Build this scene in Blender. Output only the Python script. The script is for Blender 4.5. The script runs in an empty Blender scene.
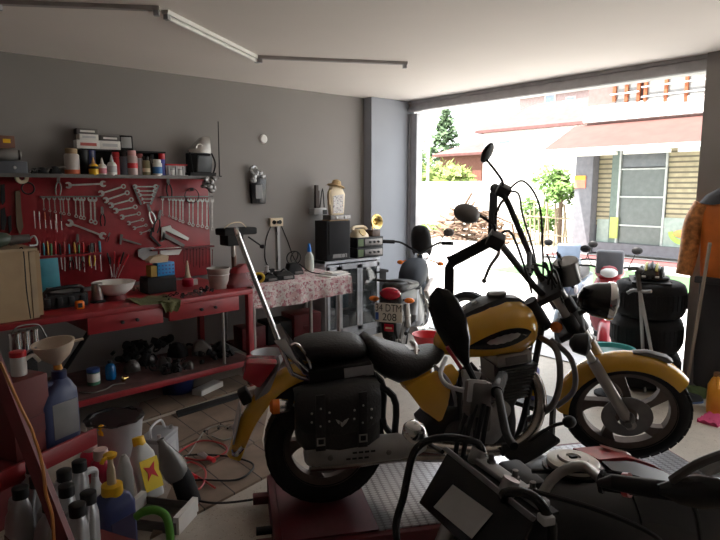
import bpy, bmesh, math, random
from mathutils import Matrix, Vector, Euler
random.seed(7)
PI = math.pi
C = bpy.context.scene.collection
R = math.radians
# ------------------------------------------------------------------ camera model
F = 583.0; TH = R(8.0); AZ = R(49.94); H = 1.7
FW = Vector((math.cos(AZ), math.sin(AZ), 0)); RT = Vector((math.sin(AZ), -math.cos(AZ), 0))
def ray(px, py):
    u = (px-360)/F; v = (py-270)/F
    h = math.cos(TH)-v*math.sin(TH)
    return FW*h + RT*u + Vector((0, 0, -(math.sin(TH)+v*math.cos(TH))))
def at(px, py, ax, val):
    "the point of the plane axis=val seen at this pixel of the photograph"
    d = ray(px, py); o = Vector((0, 0, H))
    return o + d*((val-o[ax])/d[ax])
# ------------------------------------------------------------------ materials
MATS = {}
def mat(name, col, rough=.5, metal=0., var=.12, scale=9., bump=0., bscale=60., spec=.5, trans=0., emit=0., coat=0., alpha=1.):
    if name in MATS: return MATS[name]
    m = bpy.data.materials.new(name); m.use_nodes = True
    nt = m.node_tree; p = nt.nodes['Principled BSDF']
    tc = nt.nodes.new('ShaderNodeTexCoord')
    nz = nt.nodes.new('ShaderNodeTexNoise'); nz.inputs['Scale'].default_value = scale; nz.inputs['Detail'].default_value = 4
    nt.links.new(tc.outputs['Object'], nz.inputs['Vector'])
    rp = nt.nodes.new('ShaderNodeValToRGB')
    rp.color_ramp.elements[0].position = .3; rp.color_ramp.elements[1].position = .7
    rp.color_ramp.elements[0].color = [max(0, c*(1-var)) for c in col]+[1]
    rp.color_ramp.elements[1].color = [min(1, c*(1+var)) for c in col]+[1]
    nt.links.new(nz.outputs['Fac'], rp.inputs['Fac']); nt.links.new(rp.outputs['Color'], p.inputs['Base Color'])
    p.inputs['Roughness'].default_value = rough; p.inputs['Metallic'].default_value = metal
    p.inputs['Specular IOR Level'].default_value = spec
    if trans: p.inputs['Transmission Weight'].default_value = trans
    if coat: p.inputs['Coat Weight'].default_value = coat; p.inputs['Coat Roughness'].default_value = .08
    if alpha < 1: p.inputs['Alpha'].default_value = alpha
    if emit:
        p.inputs['Emission Color'].default_value = list(col)+[1]; p.inputs['Emission Strength'].default_value = emit
    if bump:
        n2 = nt.nodes.new('ShaderNodeTexNoise'); n2.inputs['Scale'].default_value = bscale; n2.inputs['Detail'].default_value = 3
        nt.links.new(tc.outputs['Object'], n2.inputs['Vector'])
        b = nt.nodes.new('ShaderNodeBump'); b.inputs['Strength'].default_value = bump; b.inputs['Distance'].default_value = .01
        nt.links.new(n2.outputs['Fac'], b.inputs['Height']); nt.links.new(b.outputs['Normal'], p.inputs['Normal'])
    MATS[name] = m
    return m
def spots(name, base, cols, scale, thr, rough=.8, bump=0.):
    "a base colour with voronoi cells of other colours (terrazzo, floral cloth)"
    m = mat(name, base, rough, var=.08, bump=bump)
    nt = m.node_tree; p = nt.nodes['Principled BSDF']
    src = p.inputs['Base Color'].links[0].from_socket
    tc = nt.nodes.new('ShaderNodeTexCoord')
    for i, (c, s, t) in enumerate(zip(cols, scale, thr)):
        v = nt.nodes.new('ShaderNodeTexVoronoi'); v.inputs['Scale'].default_value = s
        nz = nt.nodes.new('ShaderNodeTexNoise'); nz.inputs['Scale'].default_value = s*1.7
        ad = nt.nodes.new('ShaderNodeMix'); ad.data_type = 'VECTOR'; ad.inputs[0].default_value = .05
        nt.links.new(tc.outputs['Object'], ad.inputs[4]); nt.links.new(nz.outputs['Color'], ad.inputs[5])
        nt.links.new(tc.outputs['Object'], nz.inputs['Vector'])
        nt.links.new(ad.outputs[1], v.inputs['Vector'])
        r = nt.nodes.new('ShaderNodeMath'); r.operation = 'LESS_THAN'; r.inputs[1].default_value = t
        nt.links.new(v.outputs['Distance'], r.inputs[0])
        mx = nt.nodes.new('ShaderNodeMix'); mx.data_type = 'RGBA'; mx.inputs[7].default_value = list(c)+[1]
        nt.links.new(r.outputs[0], mx.inputs[0]); nt.links.new(src, mx.inputs[6])
        src = mx.outputs[2]
    nt.links.new(src, p.inputs['Base Color'])
    return m
def bands(name, c1, c2, axis, per, frac, rough=.6, metal=0., bump=0.):
    "stripes of two colours along an object axis (planks, seams, tread)"
    m = mat(name, c1, rough, metal, var=.18, scale=6)
    nt = m.node_tree; p = nt.nodes['Principled BSDF']
    src = p.inputs['Base Color'].links[0].from_socket
    tc = nt.nodes.new('ShaderNodeTexCoord'); sp = nt.nodes.new('ShaderNodeSeparateXYZ')
    nt.links.new(tc.outputs['Object'], sp.inputs[0])
    a = nt.nodes.new('ShaderNodeMath'); a.operation = 'MULTIPLY'; a.inputs[1].default_value = 1/per
    nt.links.new(sp.outputs['XYZ'.index(axis)], a.inputs[0])
    f = nt.nodes.new('ShaderNodeMath'); f.operation = 'FRACT'; nt.links.new(a.outputs[0], f.inputs[0])
    l = nt.nodes.new('ShaderNodeMath'); l.operation = 'LESS_THAN'; l.inputs[1].default_value = frac
    nt.links.new(f.outputs[0], l.inputs[0])
    mx = nt.nodes.new('ShaderNodeMix'); mx.data_type = 'RGBA'; mx.inputs[7].default_value = list(c2)+[1]
    nt.links.new(l.outputs[0], mx.inputs[0]); nt.links.new(src, mx.inputs[6]); nt.links.new(mx.outputs[2], p.inputs['Base Color'])
    if bump:
        b = nt.nodes.new('ShaderNodeBump'); b.inputs['Strength'].default_value = bump; b.inputs['Distance'].default_value = .005; b.invert = True
        nt.links.new(l.outputs[0], b.inputs['Height']); nt.links.new(b.outputs['Normal'], p.inputs['Normal'])
    return m
def diamond(name, col, rough, metal):
    "tread plate: two crossed sets of raised lozenges"
    m = mat(name, col, rough, metal, var=.2, scale=5)
    nt = m.node_tree; p = nt.nodes['Principled BSDF']
    tc = nt.nodes.new('ShaderNodeTexCoord')
    src = p.inputs['Base Color'].links[0].from_socket
    fac = None
    for a, off in ((45, 0), (-45, .5)):
        mp = nt.nodes.new('ShaderNodeMapping'); mp.inputs['Rotation'].default_value = (0, 0, R(a)); mp.inputs['Location'].default_value = (off, off, 0); mp.inputs['Scale'].default_value = (17, 34, 1)
        nt.links.new(tc.outputs['Object'], mp.inputs[0])
        v = nt.nodes.new('ShaderNodeTexVoronoi'); v.inputs['Scale'].default_value = 1; v.inputs['Randomness'].default_value = 0; v.voronoi_dimensions = '2D'
        nt.links.new(mp.outputs[0], v.inputs['Vector'])
        l = nt.nodes.new('ShaderNodeMath'); l.operation = 'LESS_THAN'; l.inputs[1].default_value = .3
        nt.links.new(v.outputs['Distance'], l.inputs[0])
        if fac is None: fac = l.outputs[0]
        else:
            ad = nt.nodes.new('ShaderNodeMath'); ad.operation = 'MAXIMUM'; nt.links.new(fac, ad.inputs[0]); nt.links.new(l.outputs[0], ad.inputs[1]); fac = ad.outputs[0]
    mx = nt.nodes.new('ShaderNodeMix'); mx.data_type = 'RGBA'; mx.inputs[7].default_value = (.62, .62, .64, 1)
    nt.links.new(fac, mx.inputs[0]); nt.links.new(src, mx.inputs[6]); nt.links.new(mx.outputs[2], p.inputs['Base Color'])
    b = nt.nodes.new('ShaderNodeBump'); b.inputs['Strength'].default_value = .8; b.inputs['Distance'].default_value = .004
    nt.links.new(fac, b.inputs['Height']); nt.links.new(b.outputs['Normal'], p.inputs['Normal'])
    return m
# ------------------------------------------------------------------ mesh builder
def smooth_path(pts, n=6):
    pts = [Vector(p) for p in pts]
    if len(pts) < 3: return pts
    out = []
    for i in range(len(pts)-1):
        p0 = pts[max(i-1, 0)]; p1 = pts[i]; p2 = pts[i+1]; p3 = pts[min(i+2, len(pts)-1)]
        for k in range(n):
            t = k/n
            out.append(.5*((2*p1)+(p2-p0)*t+(2*p0-5*p1+4*p2-p3)*t*t+(3*p1-p0-3*p2+p3)*t**3))
    out.append(pts[-1])
    return out
class B:
    def __init__(s, T=None): s.v = []; s.f = []; s.T = T; s.mi = 0; s.m = []
    def add(s, vs, fs):
        o = len(s.v)
        s.v += [(s.T(Vector(p)) if s.T else Vector(p)) for p in vs]
        s.f += [[i+o for i in f] for f in fs]; s.m += [s.mi]*len(fs)
        return s
    def use(s, i): s.mi = i; return s
    def box(s, c, d, rot=None):
        x, y, z = [k/2 for k in d]; c = Vector(c)
        M = Euler(rot).to_matrix() if rot else Matrix.Identity(3)
        vs = [c+M@Vector((a*x, b*y, e*z)) for a in (-1, 1) for b in (-1, 1) for e in (-1, 1)]
        return s.add(vs, [(0, 1, 3, 2), (4, 6, 7, 5), (0, 4, 5, 1), (2, 3, 7, 6), (0, 2, 6, 4), (1, 5, 7, 3)])
    def hexa(s, q, d):
        "a slab: quad q (4 points) pushed by vector d"
        q = [Vector(p) for p in q]; d = Vector(d)
        return s.add(q+[p+d for p in q], [(0, 1, 2, 3), (7, 6, 5, 4), (0, 4, 5, 1), (1, 5, 6, 2), (2, 6, 7, 3), (3, 7, 4, 0)])
    def loft(s, rings, cap=True, closed=False):
        n = len(rings[0]); vs = [p for r in rings for p in r]; fs = []
        for i in range(len(rings)-(0 if closed else 1)):
            a = i*n; b = ((i+1) % len(rings))*n
            for k in range(n):
                k2 = (k+1) % n; fs.append((a+k, a+k2, b+k2, b+k))
        if cap and not closed:
            fs.append(tuple(range(n-1, -1, -1))); fs.append(tuple(range((len(rings)-1)*n, len(rings)*n)))
        return s.add(vs, fs)
    def tube(s, pts, r, n=8, sm=0, closed=False):
        pts = smooth_path(pts, sm) if sm else [Vector(p) for p in pts]
        rr = r if isinstance(r, (list, tuple)) else [r]
        rings = []; nrm = None
        for i, p in enumerate(pts):
            if closed: t = pts[(i+1) % len(pts)]-pts[i-1]
            else: t = pts[min(i+1, len(pts)-1)]-pts[max(i-1, 0)]
            if t.length < 1e-9: t = Vector((0, 0, 1))
            t.normalize()
            if nrm is None:
                nrm = t.orthogonal().normalized()
            nrm = (nrm-t*nrm.dot(t)); nrm = nrm.normalized() if nrm.length > 1e-6 else t.orthogonal().normalized()
            bn = t.cross(nrm)
            q = i/max(1, len(pts)-1)*(len(rr)-1); k = min(int(q), len(rr)-2) if len(rr) > 1 else 0
            ra = rr[0] if len(rr) == 1 else rr[k]+(rr[k+1]-rr[k])*(q-k)
            rings.append([p+nrm*ra*math.cos(a*2*PI/n)+bn*ra*math.sin(a*2*PI/n) for a in range(n)])
        return s.loft(rings, closed=closed)
    def lathe(s, prof, c=(0, 0, 0), ax=(0, 0, 1), n=20, closed=False):
        "profile [(radius, height along axis)]"
        c = Vector(c); a = Vector(ax).normalized(); u = a.orthogonal().normalized(); w = a.cross(u)
        rings = [[c+a*h+(u*math.cos(k*2*PI/n)+w*math.sin(k*2*PI/n))*max(r, 1e-4) for k in range(n)] for r, h in prof]
        return s.loft(rings, closed=closed)
    def cyl(s, p0, p1, r, n=14):
        p0 = Vector(p0); p1 = Vector(p1); L = (p1-p0).length
        return s.lathe([(r, 0), (r, L)], p0, p1-p0, n)
    def ell(s, c, d, rot=None, n=14, m=8):
        c = Vector(c); M = Euler(rot).to_matrix() if rot else Matrix.Identity(3)
        rings = []
        for i in range(m+1):
            t = PI*i/m; z = -math.cos(t); q = max(math.sin(t), 1e-3)
            rings.append([c+M@Vector((d[0]*q*math.cos(k*2*PI/n), d[1]*q*math.sin(k*2*PI/n), d[2]*z)) for k in range(n)])
        return s.loft(rings)
    def prism(s, poly, y0, y1, plane='xz'):
        def P(u, v, w): return {'xz': (u, w, v), 'xy': (u, v, w), 'yz': (w, u, v)}[plane]
        n = len(poly)
        vs = [P(u, v, y0) for u, v in poly]+[P(u, v, y1) for u, v in poly]
        fs = [tuple(range(n)), tuple(range(2*n-1, n-1, -1))]+[(i, i+n, (i+1) % n+n, (i+1) % n) for i in range(n)]
        return s.add(vs, fs)
    def torus(s, c, ax, Rr, r, n=24, k=8):
        return s.lathe([(Rr+r*math.cos(i*2*PI/k), r*math.sin(i*2*PI/k)) for i in range(k)], c, ax, n, closed=True)
    def rrect(s, rings, rc=.25, n=3):
        "loft of rounded rectangles [(cx,cy,z,sx,sy)]"
        out = []
        for cx, cy, z, sx, sy in rings:
            q = min(sx, sy)*rc; pts = []
            for qx, qy, a0 in ((1, 1, 0), (-1, 1, 90), (-1, -1, 180), (1, -1, 270)):
                for k in range(n+1):
                    a = R(a0+90*k/n)
                    pts.append((cx+qx*(sx/2-q)+q*math.cos(a), cy+qy*(sy/2-q)+q*math.sin(a), z))
            out.append(pts)
        return s.loft(out)
    def build(s, name, mt, parent=None, loc=(0, 0, 0), rz=0., bev=0., ang=40, seg=2, subd=0):
        me = bpy.data.meshes.new(name)
        bm = bmesh.new()
        vv = [bm.verts.new(p) for p in s.v]
        for f, i in zip(s.f, s.m):
            try: fc = bm.faces.new([vv[k] for k in f]); fc.material_index = i
            except ValueError: pass
        bmesh.ops.remove_doubles(bm, verts=bm.verts, dist=1e-6)
        bmesh.ops.recalc_face_normals(bm, faces=bm.faces)
        if bev:
            es = [e for e in bm.edges if len(e.link_faces) == 2 and e.calc_face_angle(0) > R(30)]
            bmesh.ops.bevel(bm, geom=es, offset=bev, segments=seg, affect='EDGES', profile=.5, clamp_overlap=True)
        if subd: bmesh.ops.subdivide_edges(bm, edges=bm.edges, cuts=subd, use_grid_fill=True)
        bm.to_mesh(me); bm.free()
        for p in me.polygons: p.use_smooth = True
        me.set_sharp_from_angle(angle=R(ang))
        for m_ in (mt if isinstance(mt, (list, tuple)) else [mt]): me.materials.append(m_)
        o = bpy.data.objects.new(name, me); C.objects.link(o)
        o.location = loc; o.rotation_euler = (0, 0, rz)
        if parent: o.parent = parent
        return o
def tag(o, label, cat, group=None, kind=None):
    o['label'] = label; o['category'] = cat
    if group: o['group'] = group
    if kind: o['kind'] = kind
    return o
def thing(name, label, cat, loc=(0, 0, 0), rz=0., group=None):
    o = bpy.data.objects.new(name, None); C.objects.link(o); o.empty_display_size = .05
    o.location = loc; o.rotation_euler = (0, 0, rz)
    return tag(o, label, cat, group)
def struct(o): o['kind'] = 'structure'; return o
def dup(o, label=None, parent=None, loc=None, rot=None, scale=None):
    c = o.copy(); C.objects.link(c)
    if parent is not None: c.parent = parent
    if label: c['label'] = label
    if loc is not None: c.location = loc
    if rot is not None: c.rotation_euler = rot
    if scale is not None: c.scale = (scale,)*3 if isinstance(scale, (int, float)) else scale
    for ch in list(o.children): dup(ch, parent=c)
    return c
def text(name, body, size, mt, parent, loc, rot=(PI/2, 0, 0), ext=.0008, sx=1.):
    cu = bpy.data.curves.new(name, 'FONT'); cu.body = body; cu.size = size; cu.extrude = ext
    cu.align_x = 'CENTER'; cu.align_y = 'CENTER'
    t = bpy.data.objects.new(name+'_curve', cu); C.objects.link(t)
    me = bpy.data.meshes.new_from_object(t.evaluated_get(bpy.context.evaluated_depsgraph_get()))
    bpy.data.objects.remove(t)
    me.name = name; me.materials.clear(); me.materials.append(mt)
    o = bpy.data.objects.new(name, me); C.objects.link(o); o.location = loc; o.rotation_euler = rot; o.scale = (sx, 1, 1); o.parent = parent
    return o
ORD = ['first', 'second', 'third', 'fourth', 'fifth', 'sixth', 'seventh', 'eighth', 'ninth', 'tenth', 'eleventh', 'twelfth', 'thirteenth', 'fourteenth']
# ------------------------------------------------------------------ palette
black = mat('black_plastic', (.014, .014, .015), .5, spec=.3)
blackm = mat('black_matte', (.018, .018, .019), .8, bump=.2, spec=.3)
rubber = mat('rubber', (.016, .016, .017), .8, spec=.25, bump=.25, bscale=120)
leather = mat('black_leather', (.017, .016, .017), .45, bump=.35, bscale=90, spec=.35)
gloss = mat('gloss_black', (.01, .01, .011), .22, spec=.4)
chrome = mat('chrome', (.72, .71, .7), .14, 1., var=.06)
steel = mat('brushed_steel', (.5, .48, .46), .35, 1., var=.15)
dsteel = mat('dark_steel', (.16, .15, .145), .45, .8, var=.25)
alu = mat('cast_aluminium', (.36, .35, .34), .5, .7, var=.2, bump=.2)
yellow = mat('yellow_paint', (.76, .41, .04), .22, coat=.7, var=.05)
red = mat('red_paint', (.27, .014, .02), .42, var=.22, scale=6)
dred = mat('dark_red_paint', (.13, .01, .014), .45, var=.25)
brightred = mat('red_plastic', (.62, .02, .03), .3)
white = mat('white_plastic', (.8, .79, .76), .4, var=.05)
cream = mat('cream_plastic', (.72, .6, .42), .45)
grey = mat('grey_plastic', (.33, .33, .34), .5)
lgrey = mat('light_grey_plastic', (.52, .52, .53), .5)
silver = mat('silver_plastic', (.5, .49, .49), .32, .35)
blue = mat('blue_plastic', (.03, .08, .3), .35)
sky = mat('bright_blue_plastic', (.02, .25, .62), .4)
teal = mat('teal_plastic', (.05, .28, .36), .5)
navy = mat('navy_plastic', (.02, .03, .11), .35)
orange = mat('orange_lens', (.85, .2, .02), .25)
yel = mat('yellow_plastic', (.85, .5, .02), .4)
green = mat('green_rubber', (.1, .33, .04), .5)
olive = mat('olive_cloth', (.11, .11, .045), .9, bump=.5)
tan = mat('tan_board', (.36, .25, .14), .7, var=.08)
brown = mat('brown_card', (.3, .19, .1), .8)
woodm = bands('wood_boards', (.21, .15, .11), (.05, .04, .035), 'X', .2, .04, .8, bump=.4)
brass = mat('brass', (.75, .55, .2), .25, 1.)
amber = mat('amber_bottle', (.3, .09, .02), .2)
paper = mat('paper', (.8, .78, .74), .8, var=.04)
glassy = mat('clear_plastic', (.85, .87, .85), .1, trans=.85, var=.02)
# ================================================================== ROOM
CZ = 2.75; WY = 5.4; OX = 5.2
wallm = mat('grey_wall_paint', (.28, .262, .252), .85, var=.04, scale=1.5)
ceilm = mat('ceiling_paint', (.8, .74, .69), .9, var=.03, scale=1)
sidem = mat('pale_grey_paint', (.33, .35, .39), .8, var=.04, scale=2)
frm = mat('aluminium_frame', (.4, .39, .4), .45, .4)
terr = spots('terrazzo_floor', (.43, .38, .32), [(.26, .21, .17), (.6, .56, .5)], [45, 62], [.2, .16], .45)
pave = bands('street_paving', (.57, .56, .545), (.42, .41, .4), 'Y', .4, .03, .8)
struct(B().box((1.85, 1.5, -.1), (6.8, 8, .2)).build('floor', terr))
struct(B().box((1.9, 1.5, CZ+.1), (6.9, 8, .2)).build('ceiling', ceilm))
struct(B().box((1.85, WY+.1, CZ/2), (6.8, .2, CZ)).build('wall_back', wallm))
struct(B().box((-1.6, 1.45, CZ/2), (.2, 7.9, CZ)).build('wall_left', wallm))
struct(B().box((1.85, -2.55, CZ/2), (7.1, .2, CZ)).build('wall_front', wallm))
p = at(370.7, 97, 2, CZ)
struct(B().box(((4.6+5.3)/2, (5.28+5.4)/2, CZ/2), (.7, .16, CZ)).build('wall_corner', sidem))
struct(B().box((5.3, 1.64, CZ/2), (.3, .5, CZ)).build('wall_right', wallm))
b = B().box((5.28, 3.6, 2.69), (.14, 3.45, .13)).box((5.24, 3.6, 2.645), (.1, 3.45, .03)).box((5.25, 3.6, 2.735), (.12, 3.45, .03))
b.box((5.28, -.6, 2.69), (.14, 4.0, .13))
struct(b.build('trim_1', frm))
struct(B().box((5.26, 5.2, 1.3), (.1, .16, 2.6)).box((5.205, 5.235, 1.3), (.02, .03, 2.6)).build('trim_2', frm))
struct(B().box((5.24, 3.5, .006), (.2, 3.3, .012)).build('trim_3', lgrey))
struct(B().box((9.24, 6, -.21), (7.75, 46, .2)).build('street', pave))
struct(B().box((5.3, 1.4, -.1), (.3, 8.4, .2)).build('trim_4', lgrey))
struct(B().box((14.05, 6, -.09), (1.9, 46, .2)).build('sidewalk', mat('kerb_stone', (.55, .53, .5), .8)))
struct(B().box((24, 12, -.14), (18.2, 66, .2)).build('ground', mat('dry_ground', (.42, .4, .3), .9)))
struct(B().box((5.25, -1.45, CZ/2), (.3, 2.1, CZ)).build('wall_shading_pier', wallm))  # unseen pier, lengthened to keep side light off the left foreground

# ceiling fluorescent battens
tubem = mat('fluorescent_tube_glass', (.8, .79, .76), .3)
for (a, c, lab) in (((-5, 8), (160, 14), 'bare grey ceiling batten at top left, running to the left frame edge'),
                    ((165, 17), (258, 62), 'slanting middle batten with a white tube joining the other two ceiling lights'),
                    ((258, 61), (407, 67), 'bare grey ceiling batten nearest the grey corner pillar')):
    P = at(*a, 2, 2.71); Q = at(*c, 2, 2.71); L = (Q-P).length
    t = thing('ceiling_light', lab, 'ceiling light', ((P.x+Q.x)/2, (P.y+Q.y)/2, CZ), math.atan2(Q.y-P.y, Q.x-P.x), 'fluorescent ceiling battens')
    b = B().prism([(-.025, 0), (-.02, -.022), (.02, -.022), (.025, 0)], -L/2, L/2, 'yz')
    b.build('housing', white if 'middle' in lab else mat('batten_grey', (.36, .33, .31), .5), t)
    B().box((-L/2+.02, 0, -.034), (.03, .03, .034)).build('lamp_holder', grey, t)
    B().box((L/2-.02, 0, -.034), (.03, .03, .034)).build('lamp_holder', grey, t)
    if 'middle' in lab: B().cyl((-L/2+.03, 0, -.036), (L/2-.03, 0, -.036), .013).build('tube', tubem, t)
P = at(263, 139, 1, WY)
tag(B().lathe([(.045, 0), (.045, .012), (.035, .022), (0, .024)], (0, 0, 0), (0, -1, 0)).build('blanking_plate', white, loc=P), 'small round white blanking cover high on the grey wall', 'cover plate')

# ================================================================== RED BENCH
BZ = .85
P0 = at(44, 319, 2, BZ); P1 = at(253, 289, 2, BZ)
ba = math.atan2(P1.y-P0.y, P1.x-P0.x); BL = (P1-P0).length
ben = thing('workbench', 'long red steel workbench with two drawers and a lower shelf under the tool board', 'workbench', (P0.x, P0.y, 0), ba)
X0 = -.7
B().box(((X0+BL)/2, .45, BZ-.02), (BL-X0, .9, .04)).build('worktop', red, ben, bev=.004)
for (x0, x1) in ((.27, .82), (.87, 1.49)):
    d = B().box(((x0+x1)/2, .012, BZ-.1), (x1-x0, .025, .118)).box(((x0+x1)/2, .28, BZ-.1), (x1-x0-.04, .52, .1)).build('drawer', red, ben, bev=.003)
    for k in (.42, .62):
        xx = x0+(x1-x0)*k
        B().lathe([(.006, 0), (.006, .02), (.014, .026), (.012, .036), (0, .038)], (xx, 0, BZ-.1), (0, -1, 0), 10).build('knob', black, d)
SH = .24
B().box(((X0+BL)/2, .36, SH-.02), (BL-X0, .72, .03)).build('lower_shelf', mat('dirty_red_shelf', (.1, .05, .045), .8, var=.4), ben)
B().box(((X0+BL)/2, -.005, SH-.02), (BL-X0, .02, .045)).build('shelf_edge', red, ben, bev=.003)
for xx, yy in ((BL-.03, .02), (BL-.03, .85), (X0+.03, .02), (X0+.03, .85)):
    B().box((xx, yy, (BZ-.04)/2), (.05, .05, BZ-.04)).build('leg', red, ben, bev=.003)
B().tube([(.2, .5, .26), (.5, .3, BZ-.05)], .018, 6).build('brace', black, ben)
B().tube([(BL-.27, .05, .24), (BL-.27, .05, BZ-.04)], .012, 8).build('support_rod', steel, ben)
def bench(px, py, z): return at(px, py, 2, z)

# red tool board on the wall
TY = 5.34
A = at(-60, 178, 1, TY); D = at(212, 277, 1, TY)
tb = thing('tool_board', 'tall red steel tool board behind the bench with hooks and rails', 'tool board', ((A.x+D.x)/2, TY, BZ))
W = D.x-A.x; TOP = at(100, 178, 1, TY).z
B().box((0, .03, (TOP-BZ)/2), (W, .03, TOP-BZ)).build('panel', red, tb, bev=.003)
def tl(px, py, y=TY+.006): return at(px, py, 1, y)
Q0 = tl(36, 255); Q1 = tl(100, 255)
B().box(((Q0.x+Q1.x)/2-tb.location.x, -.02, (Q0.z+Q1.z)/2-BZ), (Q1.x-Q0.x, .07, .02)).build('rail', red, tb)
Q0 = tl(150, 250); Q1 = tl(212, 250)
B().box(((Q0.x+Q1.x)/2-tb.location.x, -.02, Q0.z-BZ), (Q1.x-Q0.x, .06, .015)).build('rail', dred, tb)
for (x0, x1, y) in ((40, 100, 197), (160, 212, 197)):
    Q0 = tl(x0, y); Q1 = tl(x1, y)
    B().box(((Q0.x+Q1.x)/2-tb.location.x, 0, Q0.z-BZ), (Q1.x-Q0.x, .04, .012)).build('hook_strip', dsteel, tb)
# wall shelf on top
S0 = at(-60, 178, 1, 5.17); S1 = at(219, 178, 1, 5.17); SZ = TOP+.02
tag(B().box(((S0.x+S1.x)/2, 5.28, SZ-.01), (S1.x-S0.x, .23, .018)).box(((S0.x+S1.x)/2, 5.17, SZ-.008), (S1.x-S0.x, .012, .03)).build('wall_shelf', dsteel), 'long grey metal wall shelf above the red tool board', 'shelf')

# ---------------------------------------------------------------- hanging tools
def ring_poly(r, n, a0=0, a1=2*PI): return [(r*math.cos(a0+(a1-a0)*k/n), r*math.sin(a0+(a1-a0)*k/n)) for k in range(n+1)]
def wrench_mesh(kind, k=.055, th=.02):
    b = B()
    b.box((0, 0, 0), (k*.8, th*.6, .78))
    def jaw(z, s):
        r = k*1.55; g = R(38)
        out = ring_poly(r, 14, PI/2+g, PI/2+2*PI-g)
        inn = [(-.55*k, .35*k), (-.55*k, -.2*k), (.55*k, -.2*k), (.55*k, .35*k)]
        # C-shaped head: outer arc, then jaw notch back to the start
        poly = out+[(.62*k, 1.0*k), (.62*k, -.1*k), (-.62*k, -.1*k), (-.62*k, 1.0*k)]
        b.prism([(u, z+s*v) for u, v in poly], -th*.5, th*.5)
    def eye(z):
        b.lathe([(k*1.25, -th*.5), (k*1.25, th*.5), (k*.7, th*.5), (k*.7, -th*.5)], (0, 0, z), (0, 1, 0), 14, closed=True)
    if kind == 'combo': jaw(.43, 1); eye(-.44)
    elif kind == 'open': jaw(.43, 1); jaw(-.43, -1)
    else: eye(.44); eye(-.44)
    return b
tst = mat('tool_steel', (.36, .34, .32), .42, .9, var=.2)
WP = {}
def hang(kind, a, c, label, cat, group, mt=None, thick=1.):
    P = tl(*a, TY-.012); Q = tl(*c, TY-.012); L = (P-Q).length
    key = (kind, round(thick, 2), mt.name if mt else '')
    rot = (0, math.atan2(P.x-Q.x, P.z-Q.z), 0); mid = (P+Q)/2
    if key not in WP:
        if kind in ('combo', 'open', 'ring'):
            o = wrench_mesh(kind, .055*thick).build('wrench', mt or tst)
            tag(o, label, cat, group)
        elif kind == 'driver':
            o = thing('screwdriver', label, cat, (0, 0, 0), 0, group)
            B().lathe([(.0, .5), (.03, .49), (.042, .42), (.04, .25), (.03, .1), (.036, .05), (.02, .02)], n=10).build('handle', mt, o)
            B().cyl((0, 0, .04), (0, 0, -.5), .014, 8).build('blade', steel, o)
        elif kind == 'bar':
            o = B().cyl((0, 0, -.5), (0, 0, .42), .017*thick, 8).lathe([(.02, .42), (.034*thick, .44), (.034*thick, .5)], n=8).build('socket_bar', mt or tst)
            tag(o, label, cat, group)
        elif kind == 'pliers':
            o = thing('pliers', label, cat, (0, 0, 0), 0, group)
            B().prism([(-.05, .12), (-.07, .2), (-.05, .5), (.05, .5), (.07, .2), (.05, .12), (0, .06)], -.03, .03).build('jaws', dsteel, o)
            for s in (-1, 1):
                B().tube([(s*.03, 0, .14), (s*.1, 0, -.05), (s*.12, 0, -.25), (s*.08, 0, -.5)], [.028, .036, .034, .028], 8, 3).build('handle', mt or black, o)
        WP[key] = o
    else:
        o = dup(WP[key], label)
        o['group'] = group
    o.location = mid; o.rotation_euler = rot; o.scale = (L, min(L, .2), L) if kind in ('combo', 'open', 'ring') else (L*thick if kind == 'driver' else L, L, L)
    return o
Z1 = lambda x, y: (x/3, 110+y/3)
hang('open', Z1(318, 221), Z1(196, 226), 'big double open-end wrench lying level at the top of the red board', 'wrench', 'wrenches on the red board')
hang('open', Z1(200, 336), Z1(316, 380), 'large wrench slanting down to the right on the lower red board', 'wrench', 'wrenches on the red board', thick=1.1)
fl = [(298, 252), (312, 272), (328, 287), (342, 303), (362, 322), (383, 340), (400, 355), (420, 370)]
fr = [(375, 228), (386, 247), (398, 268), (410, 290), (420, 310), (430, 328), (440, 345), (450, 360)]
for i, (a, c) in enumerate(zip(fl, fr)):
    hang('combo', Z1(*a), Z1(*c), ('uppermost and longest' if i == 0 else 'lowest and shortest' if i == 7 else ORD[i]+' from the top')+' of the eight stepped wrenches slanting across the red board', 'wrench', 'stepped slanting wrenches', thick=1.35+.05*i)
for i, (a, c) in enumerate((((400, 230), (472, 230)), ((410, 243), (468, 243)), ((417, 255), (463, 255)), ((424, 267), (458, 267)), ((430, 278), (454, 278)))):
    hang('open', Z1(*a), Z1(*c), ORD[i]+' from the top of five short level wrenches in the tapering holder', 'wrench', 'short wrenches in the tapering holder', thick=1.15+.1*i)
t = thing('wrench_holder', 'tapering metal holder of five short level wrenches at upper middle of the board', 'tool holder', tl(*Z1(437, 250), TY))
for s in (-1, 1):
    P = tl(*Z1(437+s*38, 226), TY)-t.location; Q = tl(*Z1(437+s*14, 284), TY)-t.location
    B().hexa([P+Vector((-.008, 0, 0)), P+Vector((.008, 0, 0)), Q+Vector((.008, 0, 0)), Q+Vector((-.008, 0, 0))], (0, -.012, 0)).build('side_strip', dsteel, t)
for i, (x, y1) in enumerate(((130, 300), (147, 305), (163, 308), (180, 312), (189, 314), (204, 316), (226, 322), (240, 326), (249, 328), (271, 338), (283, 342))):
    hang('combo', Z1(x, 262), Z1(x+3, y1), ORD[i]+' from the left in the upper left row of slim hanging wrenches', 'wrench', 'upper left row of slim wrenches', thick=1.25)
hm = [steel, steel, mat('orange_handle', (.6, .12, .03), .4), dred, mat('maroon_handle', (.25, .03, .03), .5), steel, black]
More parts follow.
